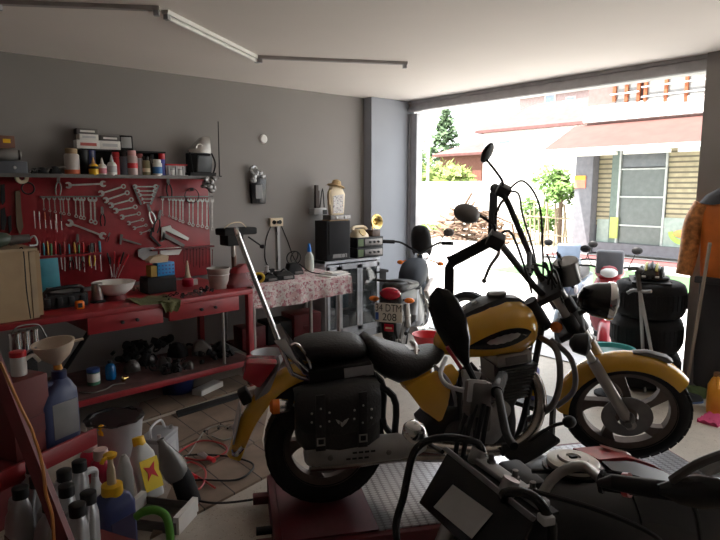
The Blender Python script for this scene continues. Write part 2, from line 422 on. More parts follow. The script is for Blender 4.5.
for i, (x, y0, y1) in enumerate(((102, 302, 355), (117, 304, 356), (134, 306, 354), (150, 306, 356), (164, 308, 358), (168, 312, 366), (182, 310, 360))):
    hang('driver', Z1(x, y0), Z1(x+4, y1), ORD[i]+' from the left in the short row of drivers under the slim wrenches', 'screwdriver', 'short row of drivers', hm[i], .8)
for i, (x, y1) in enumerate(((488, 318), (508, 322), (519, 326), (528, 330), (540, 336), (549, 340), (568, 345), (579, 350), (594, 352), (607, 354), (621, 358), (637, 362))):
    hang('combo', Z1(x, 264), Z1(x, y1), ORD[i]+' from the left in the right-hand row of long hanging wrenches', 'wrench', 'right-hand row of long wrenches', thick=.85)
hand = [mat('handle_wine', (.3, .03, .03), .4), black, brightred, mat('handle_green', (.05, .2, .08), .4), mat('handle_amber', (.6, .3, .05), .4), teal]
for i, x in enumerate((118, 130, 141, 153, 165, 178, 192, 206, 222, 236, 248, 266, 284, 298)):
    hang('driver', Z1(x, 392+(i*7) % 13), Z1(x+3+(i % 3)*3, 470+(i*5) % 17), ORD[i]+' from the left of the screwdrivers in the lower left rail', 'screwdriver', 'screwdrivers in the lower left rail', hand[(i*5) % 6], .95)
for i, (x, y0, y1) in enumerate(((215, 430, 480), (232, 372, 430), (248, 436, 478), (276, 400, 468))):
    hang('pliers', Z1(x, y0), Z1(x, y1), ('pliers hanging in front of the lower left rail, %s from the left' % ORD[i]), 'pliers', 'pliers on the lower left rail', [black, dred, black, yel][i])
hang('pliers', Z1(330, 368), Z1(318, 396), 'small dark pliers at the right end of the slanting big wrench', 'pliers', 'loose pliers on the board', black)
hang('pliers', Z1(306, 290), Z1(309, 348), 'black pliers right of the slim wrench row', 'pliers', 'loose pliers on the board', blackm)
hang('pliers', Z1(176, 192), Z1(174, 255), 'large dark pliers hanging below the shelf at upper left', 'pliers', 'loose pliers on the board', dsteel)
hang('pliers', Z1(443, 282), Z1(463, 340), 'steel snips hanging under the tapering wrench holder', 'pliers', 'loose pliers on the board', steel)
hang('pliers', Z1(502, 195), Z1(510, 262), 'dark pliers hanging from the shelf above the long wrench row', 'pliers', 'loose pliers on the board', black)
hang('pliers', Z1(482, 300), Z1(466, 368), 'long black pliers hanging left of the caliper', 'pliers', 'loose pliers on the board', black)
# screwdrivers fanned in blue cup
for i, (a, c) in enumerate((((322, 428), (338, 500)), ((343, 424), (342, 502)), ((372, 426), (348, 502)), ((386, 432), (354, 503)), ((330, 440), (335, 502)), ((360, 440), (346, 505)))):
    hang('driver', Z1(*a), Z1(*c), ORD[i]+' of the long drivers fanned out above the white bowl', 'screwdriver', 'fanned long drivers', [black, brightred, black, brightred, black, brightred][i], .8)
# calipers and angles
def flat(name, label, cat, px, mt, th=.012, group=None):
    P = [tl(*Z1(*q), TY-.01) for q in px]; c = sum(P, Vector())/len(P)
    o = B().prism([(p.x-c.x, p.z-c.z) for p in P], -th/2, th/2).build(name, mt, loc=(c.x, TY-.002, c.z))
    return tag(o, label, cat, group)
flat('caliper', 'pale vernier caliper slanting at the right of the red board', 'caliper', [(486, 352), (512, 346), (516, 354), (568, 384), (564, 392), (508, 366), (497, 362), (492, 392), (484, 390)], steel)
flat('caliper', 'dark caliper hanging just below the pale caliper', 'caliper', [(490, 366), (500, 372), (555, 404), (552, 412), (496, 384), (488, 396), (482, 394)], dsteel)
flat('hex_key', 'long dark angled hex key left of the black bent rod', 'hex key', [(362, 372), (370, 374), (368, 384), (425, 402), (424, 406), (366, 390), (364, 404), (359, 402)], dsteel)
flat('bent_rod', 'black bent rod on the board above the grey scraper', 'tool', [(456, 352), (462, 354), (455, 376), (486, 408), (480, 410), (449, 379)], black)
flat('scraper', 'grey round-ended scraper low on the red board', 'scraper', [(415, 420), (425, 414), (460, 412), (474, 420), (472, 436), (456, 448), (430, 450), (416, 440)], grey, .015)
flat('wire_brush', 'white-backed wire brush low on the red board', 'brush', [(478, 416), (542, 410), (544, 420), (536, 434), (482, 436)], white, .03)
flat('saw_blade', 'rusty brown narrow tool hanging at left beside the tape ring', 'tool', [(46, 245), (60, 240), (64, 300), (70, 350), (60, 376), (50, 350)], mat('rusty', (.16, .11, .07), .7, .3), .02)
for i, (q, l) in enumerate((([(2, 225), (14, 222), (16, 275), (8, 285), (2, 270)], 'green-black clamp tool at the upper far left of the board'), ([(2, 300), (14, 292), (20, 330), (14, 362), (4, 358)], 'dark clamp tool at the lower far left of the board'), ([(24, 320), (34, 316), (36, 360), (28, 370)], 'narrow dark tool beside the rusty tool'))):
    flat('clamp', l, 'clamp', q, blackm, .02)
for i in range(10):
    x = 552+i*9.5
    hang('bar', Z1(x, 412+(i*3) % 7), Z1(x, 462+(i*7) % 12), ORD[i]+' from the left of the short dark-red bars low at the right of the board', 'tool bar', 'short dark-red bars', dred, 1.1)
P = tl(*Z1(65, 203), TY-.03)
tag(B().lathe([(.048, -.02), (.048, .02), (.022, .02), (.022, -.02)], (0, 0, 0), (0, 1, 0), 20, closed=True).build('tape_roll', cream, loc=P), 'beige roll of tape hanging at the left of the red board', 'tape')
P = tl(*Z1(84, 235), TY-.02)
tag(B().torus((0, 0, 0), (0, 1, 0), .045, .006).build('hose_loop', black, loc=P), 'thin dark ring hanging beside the tape roll', 'ring')
P = tl(*Z1(575, 238), TY-.02)
tag(B().torus((0, 0, -.06), (0, 1, 0), .07, .0035, 20, 5).box((0, 0, 0), (.03, .02, .03)).build('wire_loop', black, loc=P), 'thin wire loop on a black knob above the long wrench row', 'wire')
# ================================================================== SHELF ITEMS
def bottle(name, label, cat, loc, h, r, body, capm, lab=None, kind='can', group=None, labm=None, rz=0):
    t = thing(name, label, cat, loc, rz, group)
    if kind == 'can':
        B().lathe([(r*.95, 0), (r, .01), (r, h*.74), (r*.85, h*.79), (r*.6, h*.8)], n=16).build('body', body, t)
        B().lathe([(r*.78, h*.79), (r*.8, h*.97), (r*.7, h), (0, h)], n=16).build('cap', capm, t)
    elif kind == 'noz':
        B().lathe([(r*.95, 0), (r, .01), (r, h*.5), (r*.7, h*.62), (r*.3, h*.66)], n=16).build('body', body, t)
        B().lathe([(r*.4, h*.64), (r*.4, h*.7), (r*.12, h*.98), (0, h)], n=12).build('nozzle', capm, t)
    elif kind == 'round':
        B().lathe([(r*.95, 0), (r, .008), (r, h*.62), (r*.75, h*.76), (r*.35, h*.84), (r*.35, h*.88)], n=16).build('body', body, t)
        B().lathe([(r*.42, h*.86), (r*.42, h*.98), (0, h)], n=12).build('cap', capm, t)
    elif kind == 'jar':
        B().lathe([(r*.95, 0), (r, .006), (r, h*.8)], n=16).build('body', body, t)
        B().lathe([(r*1.05, h*.78), (r*1.05, h*.98), (r*.9, h), (0, h)], n=16).build('lid', capm, t)
    elif kind == 'tin':
        B().lathe([(r, 0), (r*1.02, .004), (r, .01), (r, h-.01), (r*1.02, h-.004), (r*.95, h), (r*.9, h-.004), (0, h-.004)], n=18).build('body', body, t)
    if lab is not None:
        a, c = lab
        B().lathe([(r*1.01, h*a), (r*1.015, h*a+.001), (r*1.015, h*c-.001), (r*1.01, h*c)], n=16).build('paper_label', labm, t)
    return t
def sh(x, y=5.25): q = at(x/3, 110+193/3, 1, y); return (q.x, y, SZ)
def shh(y0, y1=196, y=5.25): return (at(150, 110+y0/3, 1, y).z-at(150, 110+y1/3, 1, y).z)
def shr(w): return w/3/F*5.7/2
g = 'cans and bottles on the wall shelf'
clear_can = mat('pale_can', (.55, .5, .47), .4)
bottle('spray_can', 'pale spray can with tan cap and orange foot, leftmost on the wall shelf', 'spray can', sh(218), shh(122), shr(36), clear_can, tan, (.02, .2), group=g, labm=mat('orange_band', (.6, .13, .05), .5))
bottle('canister', 'left one of two tall black canisters on the wall shelf', 'canister', sh(250, 5.3), shh(124), shr(32), black, black, kind='tin', group=g)
bottle('canister', 'right one of two tall black canisters, behind the yellow glue bottle', 'canister', sh(274, 5.31), shh(124), shr(26), navy, black, kind='tin', group=g)
bottle('glue_bottle', 'yellow glue bottle with long nozzle on the wall shelf', 'bottle', sh(282, 5.2), shh(146), shr(24), yel, mat('nozzle_orange', (.6, .3, .1), .5), (.35, .5), 'noz', g, black)
bottle('glue_bottle', 'small white bottle with pink label and pointed nozzle', 'bottle', sh(308, 5.2), shh(146), shr(22), white, white, (.1, .4), 'noz', g, mat('pink_label', (.6, .2, .25), .6))
bottle('glue_bottle', 'slim white nozzle bottle left of the red can', 'bottle', sh(337, 5.2), shh(136), shr(24), white, lgrey, (.15, .45), 'noz', g, lgrey)
bottle('spray_can', 'bright red spray can in the middle of the wall shelf', 'spray can', sh(351, 5.27), shh(128), shr(26), brightred, brightred, group=g)
bottle('spray_can', 'dark grey spray can right of the red one', 'spray can', sh(373, 5.25), shh(126), shr(28), mat('charcoal_can', (.07, .07, .09), .4), black, group=g)
bottle('spray_can', 'white and red spray can with pinkish cap', 'spray can', sh(398, 5.22), shh(122), shr(28), mat('pale_red_can', (.55, .4, .38), .4), mat('pinkcap', (.65, .35, .35), .5), (.3, .5), group=g, labm=brightred)
bottle('spray_can', 'light grey spray can right of the white and red one', 'spray can', sh(420, 5.25), shh(130), shr(24), grey, mat('dull_red_cap', (.3, .06, .06), .5), group=g)
bottle('spray_can', 'olive brown spray can next to the grey one', 'spray can', sh(439, 5.22), shh(138), shr(22), mat('olive_can', (.2, .17, .08), .4), black, (.2, .4), group=g, labm=cream)
bottle('spray_can', 'dark brown can behind the white blue-labelled bottle', 'spray can', sh(455, 5.3), shh(130), shr(22), mat('dark_brown_can', (.06, .045, .04), .4), black, group=g)
bottle('spray_can', 'white bottle with blue label and white cap near the shelf end', 'bottle', sh(473, 5.2), shh(146), shr(25), white, white, (.15, .55), group=g, labm=mat('blue_label', (.05, .2, .5), .5))
bottle('spray_can', 'tall red and blue can, last of the can row', 'spray can', sh(487, 5.27), shh(127), shr(18), mat('indigo_can', (.04, .04, .3), .4), brightred, (.75, 1.0), group=g, labm=brightred)
q = sh(355, 5.34)
t = thing('storage_rack', 'low black tray rack behind the cans carrying white boxes', 'rack', (at(240/3, 160, 1, 5.34).x, 5.34, SZ))
x1 = at(490/3, 160, 1, 5.34).x-t.location.x; hz = shh(124, 196, 5.34)
B().box((x1/2, 0, hz), (x1, .12, .012)).build('top_plate', black, t)
B().box((x1/2, .055, hz/2), (x1, .008, hz)).build('back_panel', black, t)
for xx in (.01, x1-.01): B().box((xx, 0, hz/2), (.012, .12, hz)).build('side', black, t)
RZ = SZ+hz+.007
def rb(x0, x1_, y0, y1, label, mt=paper, lidm=None, nm='carton'):
    a = at(x0/3, 110+y1/3, 1, 5.28); c = at(x1_/3, 110+y0/3, 1, 5.28)
    w = c.x-a.x; h = c.z-a.z
    t = thing(nm, label, 'box', ((a.x+c.x)/2, 5.335, 0), 0, 'boxes on the tray rack')
    B().box((0, 0, h/2), (w, .1, h)).build('body', mt, t, bev=.002)
    B().box((0, -.052, h*.5), (w*.7, .002, h*.35)).build('paper_label', lidm or lgrey, t)
    return t, h
t, h1 = rb(232, 300, 98, 121, 'long white carton at the bottom left of the stack on the tray rack', paper, mat('red_print', (.5, .12, .1), .7)); t.location.z = RZ
t, h2 = rb(300, 362, 98, 121, 'white carton at the bottom right of the stack on the tray rack'); t.location.z = RZ
t, h3 = rb(240, 296, 82, 97, 'slim white carton in the middle of the left-hand stack'); t.location.z = RZ+h1
t, h4 = rb(232, 294, 68, 81, 'dark-rimmed flat box on top of the left-hand carton stack', mat('dark_card', (.12, .11, .11), .7), paper); t.location.z = RZ+h1+h3
t, h5 = rb(302, 360, 84, 97, 'dark-edged flat box on top of the right-hand white carton', mat('dark_card', (.12, .11, .11), .7), paper); t.location.z = RZ+h2
P = at(384/3, 110+121/3, 1, 5.3)
t = thing('work_lamp', 'small square work lamp with pale glass standing at the right end of the tray rack', 'lamp', (P.x, 5.34, RZ), R(-12))
B().box((0, 0, .065), (.115, .04, .13), (R(-8), 0, 0)).build('housing', black, t, bev=.012)
B().box((0, -.024, .068), (.085, .006, .095), (R(-8), 0, 0)).build('lens', mat('lamp_lens', (.45, .46, .46), .2), t, bev=.004)
# jar rack
t = thing('parts_rack', 'small parts rack with red lid rail and white pots near the shelf end', 'rack', sh(530, 5.24))
B().box((0, .02, .005), (.2, .09, .01)).build('base', white, t); B().box((0, .02, .105), (.2, .07, .012)).build('top_rail', brightred, t)
B().box((0, .06, .055), (.2, .008, .1)).build('back', white, t)
for k in range(3):
    B().box((-.075+k*.07, -.01, .05), (.018, .02, .08)).build('divider', lgrey, t)
for k, (x, l) in enumerate(((-.045, 'left white pot inside the red-topped parts rack'), (.03, 'right white pot inside the red-topped parts rack'))):
    P = Vector(t.location)+Vector((x, -.005, .01)); bottle('pot', l, 'pot', P, .06, .022, white, lgrey, None, 'jar', 'pots in the parts rack')
# right end pile
P = sh(605, 5.25)
t = thing('parts_bin', 'grey slanted parts bin at the right end of the wall shelf', 'bin', P)
B().box((0, .03, .02), (.26, .14, .04)).build('base', black, t)
B().box((.02, -.03, .12), (.15, .02, .15), (R(10), 0, R(4))).build('front_plate', mat('slate', (.1, .11, .12), .5), t, bev=.006)
B().box((0, .06, .13), (.24, .05, .18)).build('back_box', blackm, t, bev=.01)
for s in (-1, 1): B().tube([(s*.1, -.03, .02), (s*.12, -.05, .12), (s*.11, 0, .22)], .008, 6, 4).build('strap', black, t)
P2 = (P[0]+.0, 5.29, SZ+.222)
t = thing('engine_cover', 'silver shell-shaped engine cover on top of the grey parts bin', 'engine part', P2)
b = B()
rings = []
for i in range(9):
    a = i/8; x = -.11+.22*a; hgt = .03+.09*math.sin(PI*min(1, a*1.25)*.6)**2+.05*a
    w = .06*math.sin(PI*(.12+.8*a))+.01
    rings.append([(x, w*math.cos(k*PI/6-.0), hgt*math.sin(k*PI/6)) for k in range(7)])
b.loft(rings).build('shell', mat('dull_silver', (.42, .41, .39), .4, .6, var=.3), t)
B().torus((-.02, -.05, .05), (0, 1, .2), .03, .008).build('rim', steel, t)
P = at(219.5, 110+190/3, 1, 5.2)
tag(B().tube([(0, 0, 0), (.004, 0, .52)], [.006, .004], 6).box((0, 0, .005), (.03, .03, .01)).build('antenna_rod', black, loc=(P.x, 5.2, SZ)), 'thin black rod standing upright at the shelf end', 'rod')
P = at(629/3, 110+222/3, 1, 5.14)
b = B(); random.seed(3)
for k in range(14):
    b.ell((random.uniform(-.06, .06), random.uniform(-.02, .02), random.uniform(-.06, .06)), (random.uniform(.015, .035), .02, random.uniform(.015, .04)), (random.random()*3, random.random()*3, 0), 7, 5)
tag(b.build('plastic_bag', mat('crumpled_clear_bag', (.3, .3, .3), .2, .3, var=.6, scale=40), loc=(P.x, 5.14, P.z)), 'crumpled shiny clear bag hanging from the shelf end', 'bag')
# left end of the shelf
def lump(bd, c, s, n=9, seed=0):
    random.seed(seed)
    for k in range(n):
        a = Vector((random.uniform(-1, 1)*s[0], random.uniform(-1, 1)*s[1], random.uniform(0, 1)*s[2]))+Vector(c)
        q = random.choice('bct'); d = random.uniform(.25, .5)*min(s[0], s[2]*2)
        if q == 'b': bd.box(a, (d, d*.8, d*.7), (random.random(), random.random(), random.random()*3))
        elif q == 'c': bd.lathe([(d*.3, 0), (d*.5, d*.1), (d*.5, d*.5), (d*.2, d*.6)], a, (random.uniform(-1, 1), random.uniform(-1, 1), random.uniform(-.3, 1)), 10)
        else: bd.torus(a, (random.uniform(-1, 1), random.uniform(-1, 1), 1), d*.6, d*.13, 14, 6)
    return bd
for i, (x, s, l) in enumerate(((105, .05, 'small dark clamp part at the left of the shelf'), (126, .06, 'dark lever assembly on the shelf left of the spray cans'), (165, .07, 'dark motor part on the shelf just left of the pale spray can'))):
    P = sh(x, 5.25)
    t = thing('engine_part', l, 'engine part', P, 0, 'greasy parts on the wall shelf')
    B().lathe([(s*.7, 0), (s*.75, s*.2), (s*.5, s*.5), (s*.45, s*.9), (s*.2, s)], (0, 0, 0), (0, 0, 1), 12).build('body', blackm, t)
    B().tube([(0, 0, s*.6), (s*1.1, -.01, s*.9), (s*1.7, -.02, s*.35)], s*.14, 7, 4).build('lever', dsteel, t)
    B().torus((-s*.5, -.02, s*.4), (0, 1, 0), s*.35, s*.08).build('ring', dsteel, t)
P = at(10, 110+196/3, 1, 5.22)
t = thing('speaker_unit', 'flat dark box unit at the far left of the wall shelf', 'box', (P.x-.02, 5.26, SZ), 0)
B().box((0, 0, .05), (.28, .16, .1)).build('case', mat('dark_slate', (.08, .085, .1), .5), t, bev=.008)
B().lathe([(.012, 0), (.01, .01)], (.05, -.08, .05), (0, -1, 0), 10).build('button', lgrey, t)
t = thing('grinder_head', 'grey rounded motor casing on the dark box at far left', 'machine part', (P.x-.01, 5.26, SZ+.1))
B().ell((0, 0, .05), (.11, .06, .055)).build('casing', mat('dirty_grey', (.19, .18, .17), .6), t)
B().torus((.09, -.01, .05), (1, 0, 0), .03, .01).build('ring', dsteel, t)
t = thing('carton', 'brown box with yellow patch topmost at the far left', 'box', (P.x-.05, 5.27, SZ+.2))
B().box((0, 0, .045), (.2, .12, .09)).build('body', mat('brown_box', (.16, .07, .05), .7), t, bev=.004)
B().box((.045, -.061, .05), (.05, .003, .03)).build('patch', yel, t)
B().box((-.0, 0, -.001), (.12, .08, .01)).build('foot', brown, t)

# ================================================================== BENCH-TOP ITEMS
def BT(px, py): q = at(px, py, 2, BZ); return Vector((q.x, q.y, BZ))
A = BT(33.5, 319)
t = thing('wooden_cabinet', 'tan board cabinet standing on the left end of the red bench', 'cabinet', (A.x, A.y-.01, BZ), ba)
hh = .45
B().box((-.35, .16, hh/2), (.7, .3, hh)).build('body', tan, t, bev=.003)
B().box((.022, .16, hh/2), (.035, .3, hh-.01)).build('side_board', mat('tan_edge', (.4, .3, .19), .7), t)
B().box((.062, .18, hh/2), (.03, .26, hh-.02)).build('side_board', tan, t)
B().box((-.33, .16, hh+.008), (.76, .34, .016)).build('top', mat('tan_edge', (.4, .3, .19), .7), t)
B().tube([(-.05, .0, hh+.02), (-.03, -.006, hh), (-.03, -.006, .2), (-.02, -.008, .01)], .004, 6, 4).build('cord', black, t)
M_ = t.matrix_basis
P = M_ @ Vector((-.12, .14, hh+.016))
t = thing('angle_grinder', 'dark green rounded power tool lying on top of the tan cabinet', 'power tool', P, ba)
B().ell((-.06, 0, .055), (.14, .06, .055)).build('housing', mat('dark_green', (.05, .07, .05), .5), t)
B().lathe([(.035, 0), (.03, .06), (.025, .12)], (.05, 0, .045), (1, -.1, .1), 12).build('nose', dsteel, t)
B().tube([(.15, 0, .03), (.19, -.03, .07), (.2, -.05, .015), (.15, -.06, .01)], .006, 6, 4).build('lever', lgrey, t)
# bench tools
P = BT(51, 297)
t = thing('panel_board', 'teal board leaning on the tool board behind the black power tool case', 'board', (at(50, 300, 1, 5.26).x, 5.26, BZ), R(4))
B().box((0, 0, .14), (.17, .012, .28), (R(-6), 0, 0)).build('sheet', teal, t, bev=.003)
B().box((0, .012, .01), (.17, .03, .02)).build('foot', teal, t)
A = BT(66, 308)
t = thing('toolbox', 'open black plastic tool case on the bench beside the tan cabinet', 'toolbox', A, ba)
B().box((0, .1, .05), (.32, .2, .1)).build('body', blackm, t, bev=.012)
B().tube([(-.12, .02, .08), (-.12, -.01, .14), (.1, -.01, .15), (.12, .02, .09)], .014, 8, 3).build('handle', black, t)
for k in range(4): B().box((-.12+k*.08, .0, .05), (.04, .02, .06)).build('latch', black, t, bev=.004)
B().box((.02, .1, .115), (.2, .1, .03), (0, .1, 0)).build('tray', dsteel, t)
q = BT(80, 309)
t = thing('tape_measure', 'orange and black tape measure in front of the black tool case', 'tape measure', q, ba)
B().box((0, 0, .03), (.06, .045, .06)).build('case', orange, t, bev=.012); B().box((-.005, -.024, .03), (.03, .004, .03)).build('face', black, t)
q = BT(52, 293)
tag(B().lathe([(.012, 0), (.03, .012), (.03, .05), (.012, .06)], (0, 0, .03), (0, 1, 0)).build('tape_reel', yel, loc=(at(53, 287, 1, 5.0).x, 5.0, BZ)), 'small yellow reel between the cabinet and the teal board', 'reel')
q = BT(98, 302)
t = thing('mug', 'dented steel cylinder cup in front of the white bowl', 'cup', q, 0)
B().lathe([(.042, 0), (.044, .005), (.038, .14), (.042, .145), (.036, .145), (.034, .02), (0, .02)], n=18).build('body', steel, t)
B().lathe([(.055, 0), (.06, .01), (.045, .02)], n=16).build('foot', blackm, t)
q = BT(115, 299)
t = thing('enamel_bowl', 'wide white enamel bowl on a red foot on the bench', 'bowl', q, 0)
B().lathe([(.08, .04), (.13, .08), (.155, .13), (.16, .135), (.15, .135), (.125, .085), (.06, .05), (0, .05)], n=28).build('bowl', white, t)
B().lathe([(.1, 0), (.09, .01), (.075, .042)], n=20).build('foot', dred, t)
# olive rag over front edge
A = BT(147, 299); fwd = Vector((-math.sin(ba), math.cos(ba), 0)); sid = Vector((math.cos(ba), math.sin(ba), 0))
b = B(); rings = []
prof = [(.24, .012), (.16, .02), (.08, .012), (.0, .01), (-.012, -.005), (-.016, -.04), (-.018, -.075)]
for j, (d, z) in enumerate(prof):
    row = []
    w = .15 if j < 4 else .085-.02*(j-4)
    off = 0 if j < 4 else .09
    for k in range(13):
        u = k/12*2-1
        row.append((u*w+off, d+.012*math.sin(u*5+j), z+.006*math.sin(u*7+j*2)))
    rings.append(row+[(p[0], p[1]-.006, p[2]-.005) for p in reversed(row)])
b.loft(rings); e0 = P0
o = b.build('rag', olive, loc=(A+fwd*0)); o.rotation_euler = (0, 0, ba)
# keep its front fold on the bench edge
loc_edge = P0+sid*((A-P0).dot(sid)); o.location = (loc_edge.x, loc_edge.y, BZ)
tag(o, 'olive green rag draped over the bench front above the left drawer', 'rag')
q = BT(163, 293)
t = thing('storage_case', 'long black case on the bench carrying the blue bin', 'case', q, ba)
B().box((0, .08, .06), (.25, .16, .12)).build('body', blackm, t, bev=.01); B().box((0, .08, .125), (.24, .15, .02)).build('lid', black, t, bev=.006)
qq = q+sid*.02+fwd*.07
t = thing('parts_bin', 'bright blue slotted bin sitting on the black case', 'bin', (qq.x, qq.y, BZ+.136), ba)
B().box((.03, 0, .055), (.15, .09, .11)).build('body', sky, t, bev=.004)
for k in range(5):
    for j in range(3): B().box((-.03+k*.03, -.046, .025+j*.03), (.014, .003, .012)).build('slot', blue, t)
B().box((-.075, 0, .045), (.05, .09, .09)).build('side_box', mat('ochre', (.35, .22, .03), .6), t)
t = thing('carton_flap', 'torn piece of tan cardboard on top of the blue bin', 'cardboard', (qq.x-.01, qq.y, BZ+.248), ba)
B().prism([(-.09, 0), (.06, 0), (.07, .05), (.03, .06), (-.06, .05), (-.1, .02)], -.04, .04).build('sheet', mat('pale_card', (.55, .43, .3), .8), t)
q = BT(188, 286)
t = thing('squeeze_bottle', 'red squeeze bottle with tall cream nozzle behind the bench clutter', 'bottle', q)
B().lathe([(.045, 0), (.05, .01), (.048, .06), (.03, .075)], n=14).build('body', mat('crimson', (.5, .02, .06), .4), t)
B().lathe([(.03, .075), (.025, .09), (.018, .12), (.008, .22), (0, .225)], n=12).build('nozzle', cream, t)
B().box((.06, 0, .03), (.05, .04, .05)).build('tag_box', white, t)
for i, (x, y, s, l) in enumerate(((176, 299, .05, 'heap of greasy sockets on the bench behind the rag'), (192, 296, .05, 'small scattered parts in the middle of the bench right half'), (207, 293, .05, 'loose greasy parts on the bench left of the white bucket'), (133, 292, .06, 'crumpled tan work glove between the bowl and the black case'))):
    q = BT(x, y)
    b = lump(B(), (0, 0, .012), (s*1.6, s*1.2, .03), 12, i+5)
    tag(b.build('bench_clutter' if i < 3 else 'work_glove', [blackm, dsteel, blackm, mat('glove', (.3, .26, .2), .9)][i], loc=q), l, 'parts' if i < 3 else 'glove', kind='stuff' if i < 3 else None)
q = BT(219, 288)
t = thing('bucket', 'small dirty white bucket on the right end of the red bench', 'bucket', q)
B().lathe([(.075, 0), (.078, .005), (.095, .16), (.1, .165), (.1, .175), (.092, .175), (.088, .16), (.07, .02), (0, .02)], n=22).build('body', mat('dirty_white', (.5, .46, .42), .6, var=.25), t)
B().torus((0, 0, .12), (0, 0, 1), .093, .004, 22, 5).build('rib', lgrey, t)
q = BT(230, 283)
# drill press / bench vice column
t = thing('drill_press', 'bench drill press with black head on a red cast foot', 'drill press', BT(236, 286), ba)
B().rrect([(0, .0, 0, .26, .22), (0, 0, .03, .26, .22), (0, 0, .06, .2, .17), (.02, 0, .12, .13, .13), (.02, 0, .15, .1, .1)]).build('foot', dred, t)
B().rrect([(.03, -.02, .12, .16, .1), (.04, -.02, .16, .14, .09), (.07, -.02, .19, .06, .07)]).build('vice_jaw', red, t)
B().cyl((0, .02, .14), (0, .02, .5), .022).build('column', mat('brownsteel', (.16, .09, .07), .5, .6), t)
hd = B().box((.02, 0, .48), (.33, .16, .06)).box((-.03, 0, .41), (.16, .14, .1)).build('head', blackm, t, bev=.014)
B().tube([(-.1, 0, .51), (-.05, -.03, .55), (.05, -.02, .555), (.12, 0, .51)], .005, 6, 4).build('cable', cream, t)
B().lathe([(.018, 0), (.02, .08), (.01, .1)], (-.03, -.02, .36), (0, 0, -1), 12).build('chuck', steel, t)
B().tube([(.1, -.06, .43), (.2, -.1, .35)], .007, 6).ell((.215, -.105, .34), (.025, .022, .018)).build('feed_handle', black, t)
q = BT(229, 280)
tag(B().ell((0, 0, .02), (.022, .02, .022)).box((0, 0, .003), (.03, .03, .006)).build('valve_cap', mat('lime', (.55, .6, .05), .4), loc=q+Vector((.0, .05, 0))), 'small lime yellow cap between the bucket and drill press', 'cap')

# lower shelf items
def LS(px, py): return at(px, py, 2, SH-.004)
q = LS(94, 384)
t = bottle('paint_tin', 'round tin with blue lid and white label on the lower shelf', 'tin', q, .125, .045, mat('green_foot', (.06, .2, .12), .5), blue, (.2, .72), 'jar', None, paper)
q = LS(111, 379)
bottle('bottle', 'translucent blue bottle beside the blue-lidded tin', 'bottle', q, .15, .038, mat('blue_liquid', (.01, .15, .4), .25), black, None, 'round')
random.seed(11)
for i, (x, y, s, l) in enumerate(((132, 371, .09, 'black carburettor lump on the lower shelf right of the blue bottle'), (146, 364, .09, 'greasy engine casing on the lower shelf, second right of the blue bottle'), (163, 366, .08, 'dark pile of brackets near the front of the lower shelf'), (178, 356, .12, 'large black engine block at the back middle of the lower shelf'), (202, 354, .13, 'large dark gearbox near the right back of the lower shelf'), (222, 352, .1, 'dark casing with shiny bolt at the right end of the lower shelf'), (190, 368, .06, 'small dark lever part at the front of the lower shelf'))):
    q = LS(x, y)
    t = thing('engine_part', l, 'engine part', q, i*.7, 'greasy engine parts on the lower shelf')
    B().rrect([(0, 0, 0, s*1.4, s), (0, 0, s*.5, s*1.3, s*.9), (.1*s, 0, s*.8, s*.8, s*.6), (.1*s, 0, s, s*.4, s*.4)]).build('casing', blackm if i % 2 else dsteel, t)
    B().lathe([(s*.42, 0), (s*.42, .02), (s*.25, .03), (s*.1, .035)], (0, -s*.48, s*.42), (0, -1, .2), 14).build('cover', dsteel, t)
    B().tube([(s*.4, 0, s*.6), (s*.9, -s*.3, s*.7), (s*1.1, -s*.6, s*.12)], s*.08, 6, 4).build('pipe', blackm, t)
for i, (x, y, s, l) in enumerate(((150, 352, .1, 'greasy heap of small parts at the back left of the lower shelf'), (215, 360, .08, 'greasy heap of small parts at the front right of the lower shelf'), (172, 372, .07, 'greasy heap of small parts along the front middle of the lower shelf'), (135, 360, .08, 'greasy heap of small parts behind the carburettor lump'))):
    q = LS(x, y)
    tag(lump(B(), (0, 0, .02), (s*2, s*.9, s*.8), 26, 40+i).build('parts_heap', blackm, loc=q, rz=ba), l, 'parts', kind='stuff')
q = LS(122, 382)
tag(B().lathe([(.012, 0), (.022, .005), (.022, .02), (.012, .028), (.012, .05)], (0, 0, .022), (1, .3, 0), 12).build('brass_fitting', brass, loc=q), 'small brass fitting on the lower shelf edge', 'fitting')
q = LS(100, 392)
tag(B().tube([(-.12, .08, .006), (-.05, .0, .006), (.05, .02, .006), (.12, .08, .006), (.2, .06, .006)], .004, 5, 6).build('wire', mat('grey_wire', (.25, .23, .2), .5), loc=q), 'loose thin wire lying on the lower shelf front', 'wire')
q = at(178, 392, 2, 0)
tag(B().lathe([(.12, 0), (.14, .14), (.145, .145), (.13, .145), (.11, .02), (0, .02)], n=20).build('tub', navy, loc=q), 'dark navy tub on the floor under the lower shelf', 'tub')
q = at(208, 392, 2, 0)
tag(B().box((0, 0, .03), (.28, .1, .06)).build('carton', paper, loc=q, rz=R(25), bev=.003), 'flat white carton on the floor under the bench', 'box')
